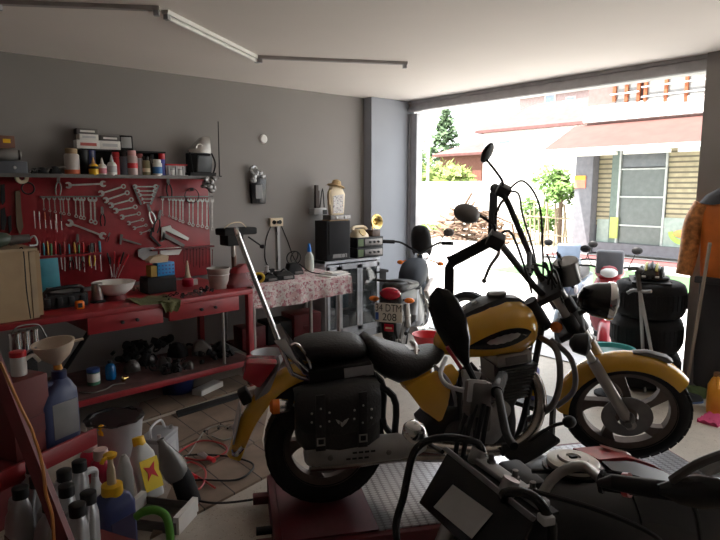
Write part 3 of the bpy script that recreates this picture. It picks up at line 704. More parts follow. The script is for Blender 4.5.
# ================================================================== CLOTH TABLE
TZ = .85
A = at(252, 287, 2, TZ); D = at(355, 277, 2, TZ)
ta = math.atan2(D.y-A.y, D.x-A.x)*.5; TLn = (D-A).length
tabm = spots('floral_cloth', (.66, .6, .58), [(.42, .17, .2), (.5, .3, .33), (.62, .42, .42)], [26, 40, 17], [.42, .34, .36], .85)
t = thing('table', 'narrow table with steel legs under a floral cloth', 'table', (A.x, A.y, 0), ta)
TD = WY-.06-A.y
B().box((TLn/2, .42, TZ-.03), (TLn-.04, .74, .03)).build('tabletop', tan, t)
for x, y in ((.06, .1), (TLn-.08, .1), (.06, .72), (TLn-.08, .72), (TLn*.62, .1)):
    B().cyl((x, y, 0), (x, y, TZ-.045), .016, 10).build('leg', steel, t)
B().box((TLn/2, .42, .2), (TLn-.1, .6, .02)).build('lower_shelf', dred, t)
b = B(); rows = []
n = 48
for j, (d, z) in enumerate(((.78, .004), (.4, .004), (.02, .004), (-.004, -.004), (-.008, -.06), (-.012, -.12), (-.016, -.185))):
    row = []
    for k in range(n+1):
        u = k/n*TLn
        w = .012*math.sin(u*17)*max(0, j-2)/4+.008*math.sin(u*41+1)*max(0, j-3)/3
        row.append((u, d-w if j > 2 else d, z-(.02*math.sin(u*5) if j == 6 else 0)))
    rows.append(row)
rings = [r+[(p[0], p[1]+(.003 if j > 2 else 0), p[2]-(.003 if j <= 2 else 0)) for p in reversed(r)] for j, r in enumerate(rows)]
b.loft(rings)
# right-hand drop at the end
rings = []
for j, z in enumerate((.004, -.05, -.11, -.17)):
    r = [(TLn+.004+.006*j+.012*math.sin(k*1.3)*j/3, k/14*.78, z) for k in range(15)]
    rings.append(r+[(p[0]-.003, p[1], p[2]) for p in reversed(r)])
b.loft(rings)
o = b.build('tablecloth', tabm, loc=(A.x, A.y, TZ), rz=ta); tag(o, 'pinkish floral tablecloth hanging over the narrow table', 'tablecloth')
TT = TZ+.006
def TB(px, py): q = at(px, py, 2, TT); return Vector((q.x, q.y, TT))
q = TB(309.5, 271)
t = thing('squeeze_bottle', 'clear bottle of pale liquid with tall blue cap on the floral table', 'bottle', q)
B().lathe([(.045, 0), (.048, .006), (.048, .13), (.04, .16), (.018, .2), (.018, .21)], n=18).build('body', mat('pale_liquid', (.62, .66, .6), .2, trans=.2), t)
B().lathe([(.022, .2), (.022, .235), (.015, .25), (.012, .28), (0, .285)], n=14).build('cap', mat('cap_blue', (.02, .2, .7), .35), t)
q = TB(333, 275)
t = thing('magazine', 'white paper and plates lying near the right end of the floral table', 'papers', q, .2)
B().box((0, 0, .004), (.3, .2, .008)).build('sheet', paper, t); B().box((.02, .01, .013), (.24, .18, .008), (0, 0, .3)).build('sheet', lgrey, t)
B().box((.05, .0, .022), (.2, .13, .008), (0, .03, -.2)).build('sheet', paper, t)
for i, (x, y, nm, l, s) in enumerate(((268, 281, 'soldering_box', 'dark low charger box at the left of the floral table', .13), (283, 279, 'battery_charger', 'black wedge-shaped machine in the middle of the floral table', .16), (294, 274, 'power_tool', 'black coil-topped machine left of the blue-capped bottle', .14))):
    q = TB(x, y)
    t = thing(nm, l, 'tool', q, ta)
    B().rrect([(0, 0, 0, s*1.3, s*.8), (0, 0, s*.25, s*1.25, s*.75), (0, .03, s*(.45 if i < 2 else .75), s*.8, s*.5)]).build('case', blackm, t)
    B().box((.02, -s*.42, s*.14), (s*.6, .01, s*.15)).build('front_strip', dsteel, t)
    if i == 2:
        B().torus((0, 0, .16), (.3, 1, .2), .07, .006, 20, 5).torus((.02, .02, .17), (-.4, 1, .3), .055, .006, 20, 5).build('cable_coil', black, t)
        B().tube([(.05, -.02, .1), (.12, -.08, .03), (.16, -.15, .012), (.18, -.27, .01), (.22, -.34, -.03), (.25, -.36, -.13)], .006, 6, 5).build('cable', black, t)
    else: B().tube([(-.03, 0, s*.4), (0, -.02, s*.6), (.05, 0, s*.4)], .008, 6, 4).build('handle', black, t)
q = TB(259.5, 283)
t = thing('wire_spool', 'yellow and black cable reel standing at the left edge of the floral table', 'reel', q)
B().torus((0, 0, .05), (.6, 1, 0), .036, .014, 20, 8).build('coil', mat('mustard', (.6, .4, .03), .5), t)
B().lathe([(.024, -.018), (.024, .018)], (0, 0, .05), (.6, 1, 0), 14).build('hub', black, t)
q = TB(267, 273)
t = thing('lamp_bulb_holder', 'small pale knob part at the back left of the floral table', 'part', q)
B().lathe([(.03, 0), (.03, .02), (.018, .04), (.02, .07), (0, .08)], n=14).build('knob', lgrey, t); B().box((.05, 0, .02), (.05, .05, .04)).build('block', black, t)
# conduit + outlet
P = at(275, 222, 1, WY)
t = thing('wall_outlet', 'double white socket box on the grey wall above the floral table', 'outlet', (P.x, WY, P.z))
B().box((0, -.02, 0), (.16, .04, .09)).build('box', cream, t, bev=.006)
for s in (-1, 1):
    B().lathe([(.022, 0), (.022, .006), (.017, .007), (.014, 0)], (s*.036, -.04, 0), (0, -1, 0), 14).build('socket', black, t)
B().box((.02, -.04, .0), (.035, .05, .03)).build('plug', black, t)
P2 = at(278, 268, 1, WY)
tag(B().box((0, -.012, -(P.z-P2.z)/2), (.03, .024, P.z-P2.z)).build('cable_conduit', lgrey, loc=(P.x+.03, WY, P.z-.045)), 'vertical light grey cable conduit running down from the socket', 'conduit')
for i, (pts, l) in enumerate((([(271, 226), (266, 240), (265, 258), (269, 268)], 'black cable hanging left of the conduit'), ([(281, 225), (288, 242), (293, 256), (297, 263)], 'black cable hanging right of the conduit'), ([(276, 227), (279, 245), (277, 262)], 'short black cable in front of the conduit'))):
    W = [at(x, y, 1, 5.394-.006*i) for x, y in pts]
    c = W[0]
    tag(B().tube([p-c for p in W], .005, 6, 5).build('cable', black, loc=c), l, 'cable', 'cables below the socket')
# wrapped bottle fairing on the wall
P = at(256.5, 186, 1, WY)
t = thing('wrapped_panel', 'black glossy panel in clear plastic wrap hung on the grey wall', 'panel', (P.x, WY-.001, P.z))
S_ = .0102
poly = [(x*S_, y*S_) for x, y in ((-8, -18), (8, -18), (9, 5), (7, 12), (0, 15), (-6, 12), (-9, 4))]
B().prism(poly, -.05, 0).build('panel', gloss, t, bev=.012)
b = B()
for k, (x, z) in enumerate(((-.05, .1), (-.02, .13), (.02, .13), (.05, .1), (-.06, .06))): b.ell((x, -.045, z), (.036, .014, .04), (0, .5*k, 0), 8, 5)
b.build('plastic_wrap', mat('crumpled_clear_bag', (.5, .5, .5)), t)
B().tube([(-.05, -.05, .12), (-.1, -.052, .16), (-.05, -.052, .2), (0, -.03, .16)], [.012, .02, .008], 7, 4).build('wrap_tail', mat('crumpled_clear_bag', (.5, .5, .5)), t)
B().box((0, -.052, -.06), (.08, .004, .14)).build('label_strip', mat('dim_label', (.2, .2, .2), .4), t)
# little wall bracket left of ornament
P = at(316, 211, 1, WY)
t = thing('wall_bracket', 'small white wall ledge holding dark odds and ends beside the ornament', 'bracket', (P.x, WY, P.z))
B().box((-.01, -.05, -.0), (.17, .1, .07)).build('ledge', lgrey, t, bev=.004)
B().box((.05, -.05, -.01), (.06, .104, .05)).build('label_strip', black, t)
B().box((-.03, -.05, .16), (.035, .04, .26)).box((-.01, -.05, .13), (.03, .03, .2)).build('dark_tube', mat('dark_brown', (.05, .03, .025), .6), t)
B().tube([(.02, -.05, .04), (.05, -.06, .25), (.08, -.05, .04)], .006, 6, 4).build('wire_loop', black, t)
# ================================================================== DISPLAY CABINET
CY = 5.0; A = at(338, 262, 1, CY); D = at(378.5, 256, 1, CY); cz = .91
lx = D.x-A.x+.0
t = thing('display_cabinet', 'pale grey aluminium cabinet with glass doors by the pillar', 'cabinet', (A.x, CY, 0))
cabm = mat('pale_grey_metal', (.5, .52, .56), .4, .3)
wL = -.16
for (x0, x1) in ((wL-.02, wL+.0), (lx-.02, lx)):
    B().box(((x0+x1)/2, .13, cz/2), (.02, .26, cz)).build('side_panel', cabm, t)
B().box(((wL+lx)/2, .255, cz/2), (lx-wL, .01, cz)).build('back_panel', mat('cab_back', (.2, .2, .22), .7), t)
B().box(((wL+lx)/2, .13, cz-.012), (lx-wL+.04, .28, .024)).build('top', cabm, t)
B().box(((wL+lx)/2, .13, .04), (lx-wL, .26, .08)).build('plinth', cabm, t)
for k in (.35, .62): B().box(((wL+lx)/2, .14, k), (lx-wL-.04, .22, .012)).build('shelf', lgrey, t)
glass = mat('door_glass', (.5, .55, .58), .05, trans=.9)
for (x0, x1) in ((wL+.0, .0), (.01, lx/2), (lx/2+.006, lx-.002)):
    m_ = (x0+x1)/2; w = x1-x0
    d = B().box((m_, -.008, cz-.07), (w, .022, .06)).box((m_, -.008, .12), (w, .022, .06)).box((x0+.018, -.008, cz/2+.02), (.036, .022, cz-.16)).box((x1-.018, -.008, cz/2+.02), (.036, .022, cz-.16)).build('door', cabm, t)
    B().box((m_, -.006, cz/2+.02), (w-.07, .004, cz-.2)).build('glass_pane', glass, d)
for i, (x, z, s, mt, l) in enumerate(((.1, .08, .18, navy, 'dark blue box on the cabinet floor'), (.12, .356, .15, teal, 'teal box on the lower cabinet shelf'), (.42, .08, .2, blackm, 'black box on the right of the cabinet floor'), (.44, .356, .16, grey, 'grey box on the lower shelf behind the right door'), (.4, .626, .14, paper, 'white packet on the upper shelf behind the right door'), (.1, .626, .15, blackm, 'black packet on the upper shelf behind the left door'))):
    tag(B().box((0, 0, s/2), (s*1.1, s*.8, s)).box((0, -s*.41, s*.5), (s*.6, .004, s*.4)).build('packet', mt, loc=(A.x+x, CY+.13, z), bev=.003), l, 'box', 'packets inside the glass cabinet')
# on top
sx = at(333, 200, 1, CY+.12); e = at(321.5, 200, 1, CY+.12); f_ = at(345, 200, 1, CY+.12)
w = f_.x-e.x; h = at(333, 221, 1, CY+.02).z-cz
t = thing('loudspeaker', 'tall black loudspeaker on the left of the display cabinet', 'speaker', ((e.x+f_.x)/2, CY+.12, cz))
B().box((0, .02, h/2), (w, .22, h)).build('cabinet', blackm, t, bev=.006)
B().box((0, -.096, h/2+.03), (w*.86, .012, h*.8)).build('grille', mat('speaker_cloth', (.012, .012, .014), .95), t, bev=.004)
B().lathe([(.03, 0), (.03, .006), (.02, .0)], (w*.2, -.09, .05), (0, -1, 0), 16).build('port', gloss, t)
B().box((w*.05, -.09, .055), (w*.6, .006, .05)).build('name_plate', dsteel, t)
LZ = cz+h
t = thing('radio', 'thin silver and red box between the speaker and the ornament', 'box', ((e.x+f_.x)/2+.03, CY+.1, LZ))
B().box((0, 0, .035), (w*.85, .15, .05)).build('body', dsteel, t, bev=.004); B().box((-.02, 0, .005), (w*.8, .14, .01)).build('base', brown, t)
for s in (-1, 1): B().lathe([(.016, 0), (.014, .01)], (s*.06, -.075, .035), (0, -1, 0), 12).build('dial', lgrey, t)
OZ = LZ+.06
t = thing('ornament', 'cream cut-out ornament with printed panel and straw hat on the speaker', 'ornament', ((e.x+f_.x)/2+.02, CY+.1, OZ))
P = lambda x, z: (x*.0094, z*.0094)
B().prism([P(-9, 0), P(9, 0), P(10, 10), P(11, 24), P(6, 33), P(-7, 33), P(-11, 24), P(-10, 10)], -.03, .03).build('board', cream, t, bev=.004)
B().prism([P(-7, 2), P(7.5, 2), P(8.5, 24), P(-6.5, 22)], -.035, -.03).build('printed_panel', spots('faded_print', (.7, .68, .66), [(.25, .25, .3), (.5, .2, .2)], [40, 60], [.35, .25]), t)
B().lathe([(.1, 0), (.09, .012), (.055, .02), (.045, .06), (.02, .075), (0, .076)], (.0, 0, .31), (.25, 0, 1), 18).build('straw_hat', mat('straw', (.5, .35, .18), .8), t)
B().prism([P(-12, 12), P(-9, 12), P(-9, 30), P(-12, 28)], -.03, .0).build('side_board', mat('pale_wood', (.55, .42, .25), .7), t)
e = at(352, 240, 1, CY+.1); f_ = at(378, 240, 1, CY+.1); w = f_.x-e.x
hs = at(365, 237.5, 1, CY).z-cz
for i, l in enumerate(('lower black stereo deck on the display cabinet', 'upper black stereo deck under the telephone and gramophone')):
    t = thing('stereo_deck', l, 'stereo', ((e.x+f_.x)/2+.01, CY+.13, cz+i*hs/2), 0, 'stacked stereo decks')
    B().box((0, 0, hs/4), (w, .22, hs/2-.004)).build('case', black, t, bev=.004)
    B().box((w*.12, -.112, hs/4), (w*.68, .006, hs*.3)).build('fascia', dsteel, t, bev=.002)
    for k in range(3): B().lathe([(.014, 0), (.012, .014), (0, .015)], (w*(-.02+.16*k), -.114, hs/4), (0, -1, 0), 12).build('knob', black, t)
    B().box((-w*.37, -.112, hs/4), (w*.2, .006, hs*.34)).build('display', mat('green_panel', (.06, .1, .03), .5), t)
TZ2 = cz+hs
t = thing('telephone', 'cream vintage telephone on top of the stereo decks', 'telephone', (e.x+.12, CY+.12, TZ2-.002))
B().rrect([(0, 0, 0, .2, .17), (0, 0, .03, .19, .16), (0, .01, .09, .1, .09)]).build('body', cream, t)
B().tube([(-.1, 0, .085), (-.07, 0, .115), (.07, 0, .115), (.1, 0, .085)], [.026, .016, .016, .026], 10, 4).build('handset', cream, t)
B().lathe([(.045, 0), (.045, .01), (.02, .012)], (0, -.06, .055), (0, -1, .6), 18).build('dial', mat('dial_gold', (.5, .35, .12), .4), t)
t = thing('gramophone', 'small gramophone with brass horn at the right end of the stereo', 'gramophone', (f_.x-.06, CY+.12, TZ2-.002))
B().box((0, 0, .035), (.12, .12, .07)).build('base', mat('dark_wood', (.07, .035, .02), .5), t, bev=.004)
B().tube([(.02, .03, .07), (.03, .05, .12), (.01, .03, .16), (0, -.01, .165)], [.008, .01, .014, .02], 10, 4).build('arm', brass, t)
B().lathe([(.018, 0), (.024, .03), (.05, .055), (.085, .065), (.088, .062), (.05, .045), (.02, .02), (.0, .015)], (0, -.01, .165), (0, -1, .12), 20).build('horn', brass, t)
# long dark bracket leaning between cabinet and bike
P = at(386, 262, 1, 4.95)
tag(B().box((0, 0, .13), (.03, .05, .26), (0, R(12), 0)).box((0, 0, .01), (.08, .08, .02)).build('steel_bracket', dsteel, loc=(4.53, 5.1, .75)), 'dark upright steel bracket beside the display cabinet', 'bracket')
tag(B().box((0, 0, .36), (.16, .2, .72)).box((0, 0, .735), (.2, .24, .03)).build('pedestal', blackm, loc=(4.53, 5.1, 0), bev=.006), 'dark narrow pedestal between the cabinet and the pillar', 'stand')
# things under the cloth table
q = at(310, 345, 2, .21)
for i, (x, mt, l, s) in enumerate(((.18, dred, 'dark red box under the left of the floral table', .2), (.45, blackm, 'black box under the middle of the floral table', .22), (.75, dred, 'maroon case under the right of the floral table', .26))):
    tag(B().box((0, 0, s/2), (s*1.2, s, s)).box((0, -s*.51, s*.5), (s*.4, .01, s*.12)).build('storage_box', mt, loc=Vector((A.x*0, 0, 0))+Vector((at(252, 287, 2, TZ).x+x*math.cos(ta), at(252, 287, 2, TZ).y+x*math.sin(ta)+.4, .212)), bev=.005, rz=ta), l, 'box', 'boxes under the floral table')
q = at(256, 352, 2, .0)
t = thing('enamel_basin', 'grey basin on a dark base on the floor left of the yellow bike', 'basin', (2.42, 4.05, 0))
B().lathe([(.1, .26), (.14, .36), (.145, .365), (.135, .362), (.09, .27), (0, .265)], n=22).build('basin', grey, t)
B().lathe([(.12, 0), (.12, .04), (.05, .08), (.05, .22), (.1, .26)], n=14).build('base', dsteel, t)
# ================================================================== WHEEL
def wheel(par, c, r, w, T=None, spoke=5, rimm=None, name='tyre', disc=True, wire=False, side=-1):
    c = Vector(c)
    tf = (lambda p: T(p+c)) if T else (lambda p: p+c)
    k = r
    rr = r-w*.62
    prof = [(rr, -w*.34), (rr+.01, -w*.42), (r-w*.34, -w*.5), (r-w*.14, -w*.44), (r-.006, -w*.28), (r, -w*.1), (r, w*.1), (r-.006, w*.28), (r-w*.14, w*.44), (r-w*.34, w*.5), (rr+.01, w*.42), (rr, w*.34)]
    b = B(tf).lathe(prof, (0, 0, 0), (0, 1, 0), 48, closed=True)
    for i in range(36):
        a = i*2*PI/36
        for s in (-1, 1):
            b.box((math.cos(a+s*.04)*(r-.006), s*w*.22, math.sin(a+s*.04)*(r-.006)), (.014, w*.26, .05), (0, -a, s*.0))
    ty = b.build(name, rubber, par, ang=50)
    rm = rimm or alu
    b = B(tf).lathe([(rr+.004, -w*.4), (rr+.012, -w*.36), (rr-.012, -w*.3), (rr-.03, -w*.2), (rr-.032, w*.2), (rr-.012, w*.3), (rr+.012, w*.36), (rr+.004, w*.4)], (0, 0, 0), (0, 1, 0), 40, closed=True)
    b.lathe([(.03, -w*.55), (.055, -w*.5), (.06, -w*.1), (.06, w*.1), (.055, w*.5), (.03, w*.55)], (0, 0, 0), (0, 1, 0), 18)
    ri = rr-.025
    if wire:
        for i in range(28):
            a = i*2*PI/28; s = (-1) ** i
            b.tube([(.05*math.cos(a+.6*s), s*w*.4, .05*math.sin(a+.6*s)), (ri*math.cos(a), 0, ri*math.sin(a))], .0025, 4)
    else:
        for i in range(spoke):
            a0 = i*2*PI/spoke+.3
            pl = []; pr = []
            for j in range(7):
                t_ = j/6; q = .05+(ri+.006-.05)*t_; a = a0+.42*t_
                hw = (.030-.012*math.sin(PI*t_*.9)+.020*t_**3)/q
                pl.append((q*math.cos(a+hw), q*math.sin(a+hw))); pr.append((q*math.cos(a-hw), q*math.sin(a-hw)))
            b.prism(pl+pr[::-1], -w*.16, w*.16)
    b.build('rim', rm, ty)
    if disc:
        B(tf).lathe([(.06, side*w*.62), (r*.40, side*w*.62), (r*.40, side*w*.66), (.06, side*w*.66)], (0, 0, 0), (0, 1, 0), 32, closed=True).build('brake_disc', dsteel, ty)
    return ty
def arc_fender(par, c, r, w, a0, a1, mt, T=None, name='fender', drop=.05, n=18, flare=0):
    rings = []
    for i in range(n+1):
        a = R(a0+(a1-a0)*i/n); ring = []
        for off in (0, -.006):
            row = []
            for k in range(9):
                u = k/8*2-1
                y = u*w/2; d = drop*(abs(u)**3)
                q = r-d+off
                row.append(Vector((c[0]+q*math.cos(a), c[1]+y*(1+off*2), c[2]+q*math.sin(a))))
            ring += row if off == 0 else row[::-1]
        rings.append(ring)
    return B(T).loft(rings).build(name, mt, par, ang=50)
def path_fender(par, pts, w, mt, name, drop):
    "mudguard swept along (x, z, degrees of the outward normal from -x towards +z)"
    rings = []
    P = smooth_path(pts, 4)
    for x, z, a in P:
        nx, nz = -math.cos(R(a)), math.sin(R(a)); ring = []
        for off in (0, -.006):
            row = []
            for k in range(11):
                u = k/10*2-1; d = drop*abs(u)**3-off
                row.append((x-nx*d, u*w/2*(1+off*2), z-nz*d))
            ring += row if off == 0 else row[::-1]
        rings.append(ring)
    return B().loft(rings).build(name, mt, par, ang=50)
# ================================================================== LIFT + CRUISER
hd = math.atan2(-.759, 1.439); BO = Vector((1.644, 2.23, .15))
hx = Vector((math.cos(hd), math.sin(hd), 0)); hy = Vector((-math.sin(hd), math.cos(hd), 0))
plate = diamond('tread_plate', (.34, .33, .35), .32, .85)
lred = mat('lift_maroon', (.1, .012, .018), .5, var=.25)
# lift platform
t = thing('lift_platform', 'low motorcycle lift with maroon frame and tread-plate top under the yellow cruiser', 'lift', (BO.x, BO.y, 0), hd)
B().box((1.14, -.02, .138), (1.9, .62, .02)).build('tread_plate', plate, t, bev=.002)
B().box((-.25, -.02, .07), (.05, .66, .14)).box((2.08, -.02, .07), (.06, .66, .14)).box((.92, -.34, .07), (2.36, .05, .14)).box((.92, .3, .07), (2.36, .05, .14)).build('frame', lred, t, bev=.004)
for y in (-.22, .2): B().box((-.31, y, .07), (.09, .05, .045)).build('lug', lred, t, bev=.004)
B().cyl((-.35, -.1, .07), (-.27, -.1, .07), .02).build('air_fitting', black, t)
B().box((-.02, -.02, .139), (.44, .62, .02)).build('plain_plate', lred, t)
# cruiser
mc = thing('cruiser_motorcycle', 'yellow and black chopper-style cruiser with high handlebars standing on the lift', 'motorcycle', BO+Vector((0, 0, .0)), hd)
dk = mat('engine_black', (.03, .03, .032), .5, .4, bump=.15)
rimbrown = mat('dusty_alloy', (.13, .1, .085), .55, .4, var=.2)
wheel(mc, (0, 0, .295), .295, .145, None, 5, rimbrown, 'rear_wheel')
path_fender(mc, [(-.475, .285, 0), (-.445, .37, 15), (-.40, .47, 24), (-.34, .56, 36), (-.27, .635, 50), (-.17, .695, 65), (-.05, .725, 80), (.12, .73, 92)], .2, yellow, 'rear_fender', .055)
B().prism([(-.24, .60), (-.02, .68), (.2, .70), (.25, .5), (.05, .42), (-.2, .40), (-.26, .5)], -.085, .085).build('fender_skirt', blackm, mc, bev=.02)
tl_ = B().hexa([(-.225, -.07, .735), (-.37, -.06, .745), (-.395, -.06, .665), (-.315, -.07, .615)], (0, .14, 0)).build('tail_light', mat('red_lens', (.45, .01, .03), .15, coat=.5), mc, bev=.012)
B().hexa([(-.215, -.075, .74), (-.24, -.075, .70), (-.34, -.075, .56), (-.27, -.075, .60)], (0, .15, 0)).build('housing', grey, tl_, bev=.006)
B().box((-.385, 0, .565), (.05, .08, .07), (0, R(-25), 0)).build('tail_box', black, mc, bev=.01)
np_ = B().box((-.425, 0, .44), (.006, .2, .15), (0, R(14), 0)).build('number_plate_bracket', lgrey, mc)
B().tube([(-.40, -.12, .36), (-.44, -.1, .32), (-.44, .1, .32), (-.40, .12, .36)], .012, 8, 4).build('chrome_bracket', chrome, np_)
for s in (-1, 1):
    b = B().lathe([(.018, 0), (.03, .012), (.034, .05)], (-.185, s*.2, .575), (-1, 0, 0), 14).cyl((-.16, s*.1, .575), (-.165, s*.2, .575), .01).build('turn_signal', chrome, mc)
    B().lathe([(.033, .0), (.034, .03), (.02, .042), (0, .044)], (-.235, s*.2, .575), (-1, 0, 0), 14).build('orange_lens', orange, b)
# sissy bar
for s in (-1, 1):
    B().tube([(-.05, s*.13, .66), (-.15, s*.13, .69), (-.2, s*.13, .78), (-.395, s*.1, 1.34)], .0105, 10, 5).build('sissy_bar_rod', chrome, mc)
    B().hexa([(-.24, s*.135, .86), (-.20, s*.135, .87), (-.12, s*.135, .70), (-.05, s*.135, .67)], (0, s*.016, 0)).build('sissy_bar_bracket', lgrey, mc, bev=.004)
B().tube([(-.395, -.1, 1.34), (-.4, -.06, 1.36), (-.4, .06, 1.36), (-.395, .1, 1.34)], .0105, 10, 4).build('sissy_bar_top', chrome, mc)
B().tube([(-.21, -.13, .8), (-.15, -.12, .84), (-.1, -.12, .78), (-.08, -.13, .72)], .007, 8, 4).build('grab_loop', chrome, mc)
def pad(name, secs, mt, par, exp=2.6, n=18):
    "upholstered pad: (x, ztop, zbot, halfwidth)"
    rings = []
    for x, z1, z0, hw in secs:
        ring = []
        for k in range(n):
            a = 2*PI*k/n; ca = math.cos(a); sa = math.sin(a)
            y = hw*math.copysign(abs(ca)**(2/exp), ca); z = (z1+z0)/2+(z1-z0)/2*math.copysign(abs(sa)**(2/exp), sa)
            ring.append((x, y, z))
        rings.append(ring)
    return B().loft(rings).build(name, mt, par, ang=60)
pad('pillion_seat', [(-.15, .80, .77, .06), (-.135, .825, .745, .11), (-.08, .84, .73, .14), (.04, .845, .73, .15), (.14, .835, .73, .145), (.185, .82, .74, .12), (.2, .80, .76, .07)], leather, mc)
pad('rider_seat', [(.19, .83, .74, .08), (.215, .84, .68, .13), (.27, .81, .64, .165), (.35, .78, .60, .175), (.43, .755, .62, .165), (.5, .745, .65, .14), (.56, .755, .68, .11), (.6, .755, .7, .06)], leather, mc)
B().prism([(-.10, .715), (.2, .75), (.24, .63), (-.08, .60)], -.165, .165).build('seat_base', black, mc, bev=.01)
B().box((.14, -.16, .70), (.14, .015, .05), (0, R(-4), 0)).build('grey_bracket', grey, mc)
B().tube([(.44, -.1, .74), (.47, 0, .765), (.47, .08, .76)], .01, 6, 3).box((.45, .0, .75), (.05, .1, .012)).build('seat_clip', steel, mc)
# yellow side covers
for s in (-1, 1):
    B().prism([(.36, .615), (.46, .655), (.60, .71), (.64, .66), (.60, .55), (.555, .43), (.535, .42), (.45, .49)], s*.15, s*.18).build('side_cover', yellow, mc, bev=.014)
B().tube([(.50, -.19, .715), (.56, -.2, .65), (.60, -.19, .58), (.62, -.18, .5)], .009, 8, 4).build('side_hose', grey, mc)
# tank
TS = [(.575, .80, .735, .035), (.6, .84, .715, .075), (.66, .89, .70, .105), (.74, .935, .69, .13), (.83, .975, .69, .15), (.92, .995, .695, .16), (1.0, .985, .70, .155), (1.055, .955, .72, .135), (1.09, .91, .75, .1), (1.105, .86, .78, .05)]
pad('fuel_tank', TS, yellow, mc, 2.3, 28)
tank = mc.children[-1]
def tsec(x):
    for a, c in zip(TS, TS[1:]):
        if a[0] <= x <= c[0]:
            k = (x-a[0])/(c[0]-a[0]); return [a[i]+(c[i]-a[i])*k for i in (1, 2, 3)]
def tside(x, z, off, s=-1):
    z1, z0, hw = tsec(x); q = min(1, abs((z-(z1+z0)/2)/((z1-z0)/2)))
    return (x, s*(hw*(1-q**2.3)**(1/2.3)+off), z)
def patch(name, outline, mt, par, off=.003, n=14, s=-1):
    "outline: list of (x, zlow, zhigh) rows laid onto the tank side"
    b = B(); rings = []
    for x, z0, z1 in outline:
        o_ = [tside(x, z0+(z1-z0)*k/n, off, s) for k in range(n+1)]
        i_ = [tside(x, z0+(z1-z0)*k/n, off-.004, s) for k in range(n+1)]
        rings.append(o_+i_[::-1])
    return b.loft(rings).build(name, mt, par)
dec = []
for k in range(15):
    u = k/14; x = .69+.335*u; w = .046*math.sin(PI*min(1, u**1.25))**.75+.002
    zc = .765+.095*u-.02*u*u
    dec.append((x, zc-w, zc+w))
for s in (-1, 1):
    d_ = patch('tank_emblem', dec, gloss, tank, s=s)
    w_ = []
    for k in range(11):
        u = k/10; x = .79+.17*u; h_ = .02*math.sin(PI*u)**.6+.001+(.004 if k % 2 else 0); zc = .795+.04*u
        w_.append((x, zc-h_, zc+h_*.8))
    patch('silver_wing', w_, steel, d_, .005, s=s)
# dash on tank
rings = []
for x in [.68+.04*k for k in range(10)]:
    z1, z0, hw = tsec(x); hw_ = .05+.035*math.sin(PI*min(1, (x-.66)/.38))
    rings.append([(x, -hw_, z1-.022), (x, -hw_*.85, z1+.008), (x, 0, z1+.016), (x, hw_*.85, z1+.008), (x, hw_, z1-.022), (x, 0, z1-.03)])
ds = B().loft(rings).build('tank_console', dk, mc)
B().lathe([(.05, 0), (.052, .012), (.042, .02), (.0, .02)], (.9, 0, 1.004), (-.12, 0, 1), 20).build('fuel_cap', mat('smoked_chrome', (.2, .2, .2), .3, .9), ds)
for x in (.72, .78): B().lathe([(.016, 0), (.014, .012), (0, .013)], (x, 0, tsec(x)[0]+.012), (-.5, 0, 1), 10).build('switch', lgrey, ds)
# frame
b = B()
b.tube([(1.16, 0, .9), (1.0, 0, .82), (.6, 0, .72), (.3, 0, .62)], .022, 8, 4)
for s in (-1, 1):
    b.tube([(1.15, s*.03, .84), (1.08, s*.08, .6), (1.0, s*.11, .3), (.9, s*.12, .21), (.5, s*.12, .21), (.34, s*.12, .3), (.32, s*.12, .55), (.1, s*.12, .66), (-.1, s*.1, .67)], .017, 8, 5)
    b.tube([(.34, s*.1, .33), (0, s*.11, .33)], .022, 8)
    b.tube([(.02, s*.125, .36), (.12, s*.13, .64)], .028, 10)
b.lathe([(.035, 0), (.035, .18)], (1.19, 0, .82), (-.56, 0, .83), 12)
fr = b.build('frame', dk, mc)
# engine
en = B().rrect([(.76, 0, .21, .36, .2), (.76, 0, .24, .46, .24), (.74, 0, .36, .5, .26), (.78, 0, .44, .4, .24), (.88, 0, .49, .26, .22)], .2).build('crankcase', dk, mc, ang=60)
eb = B()
for k in range(11):
    z = .485+k*.0165; eb.box((.935+.014*k*.35, -.005, z), (.2, .24, .007), (0, R(-6), 0))
eb.box((.94, -.005, .57), (.15, .17, .2), (0, R(-6), 0)).build('cylinder_fins', mat('fin_metal', (.1, .1, .1), .5, .6), en)
eh = B().box((.96, -.005, .69), (.2, .22, .07), (0, R(-6), 0)).build('cylinder_head', alu, en, bev=.02)
B().box((.965, -.118, .69), (.12, .006, .04), (0, R(-6), 0)).build('head_badge', dsteel, eh, bev=.002)
B().lathe([(.105, 0), (.105, .03), (.085, .045), (.03, .05), (0, .05)], (.80, -.11, .36), (0, -1, 0), 26).build('clutch_cover', alu, en)
B().lathe([(.05, 0), (.048, .03), (.02, .04), (0, .04)], (.88, -.12, .44), (0, -1, 0), 20).build('side_cap', steel, en)
B().lathe([(.07, 0), (.07, .02), (.05, .03), (0, .03)], (.65, -.12, .33), (0, -1, 0), 20).build('sprocket_cover', dsteel, en)
B().lathe([(.05, 0), (.05, .14)], (.72, -.06, .61), (0, -1, .05), 18).rrect([(.72, -.08, .5, .09, .1), (.72, -.08, .58, .09, .1)]).build('carburettor', dsteel, mc)
B().box((.68, -.18, .6), (.1, .05, .15), (0, R(10), 0)).build('air_box', grey, mc, bev=.012)
B().tube([(.66, -.16, .68), (.63, -.2, .6), (.64, -.2, .45), (.68, -.19, .3)], .014, 8, 5).tube([(.7, -.15, .7), (.74, -.2, .62), (.71, -.22, .45), (.72, -.2, .28)], .012, 8, 5).build('hose', black, mc)
B().lathe([(.04, 0), (.045, .02), (.045, .1), (.03, .12)], (.6, -.14, .5), (.1, 0, 1), 14).build('canister', black, mc)
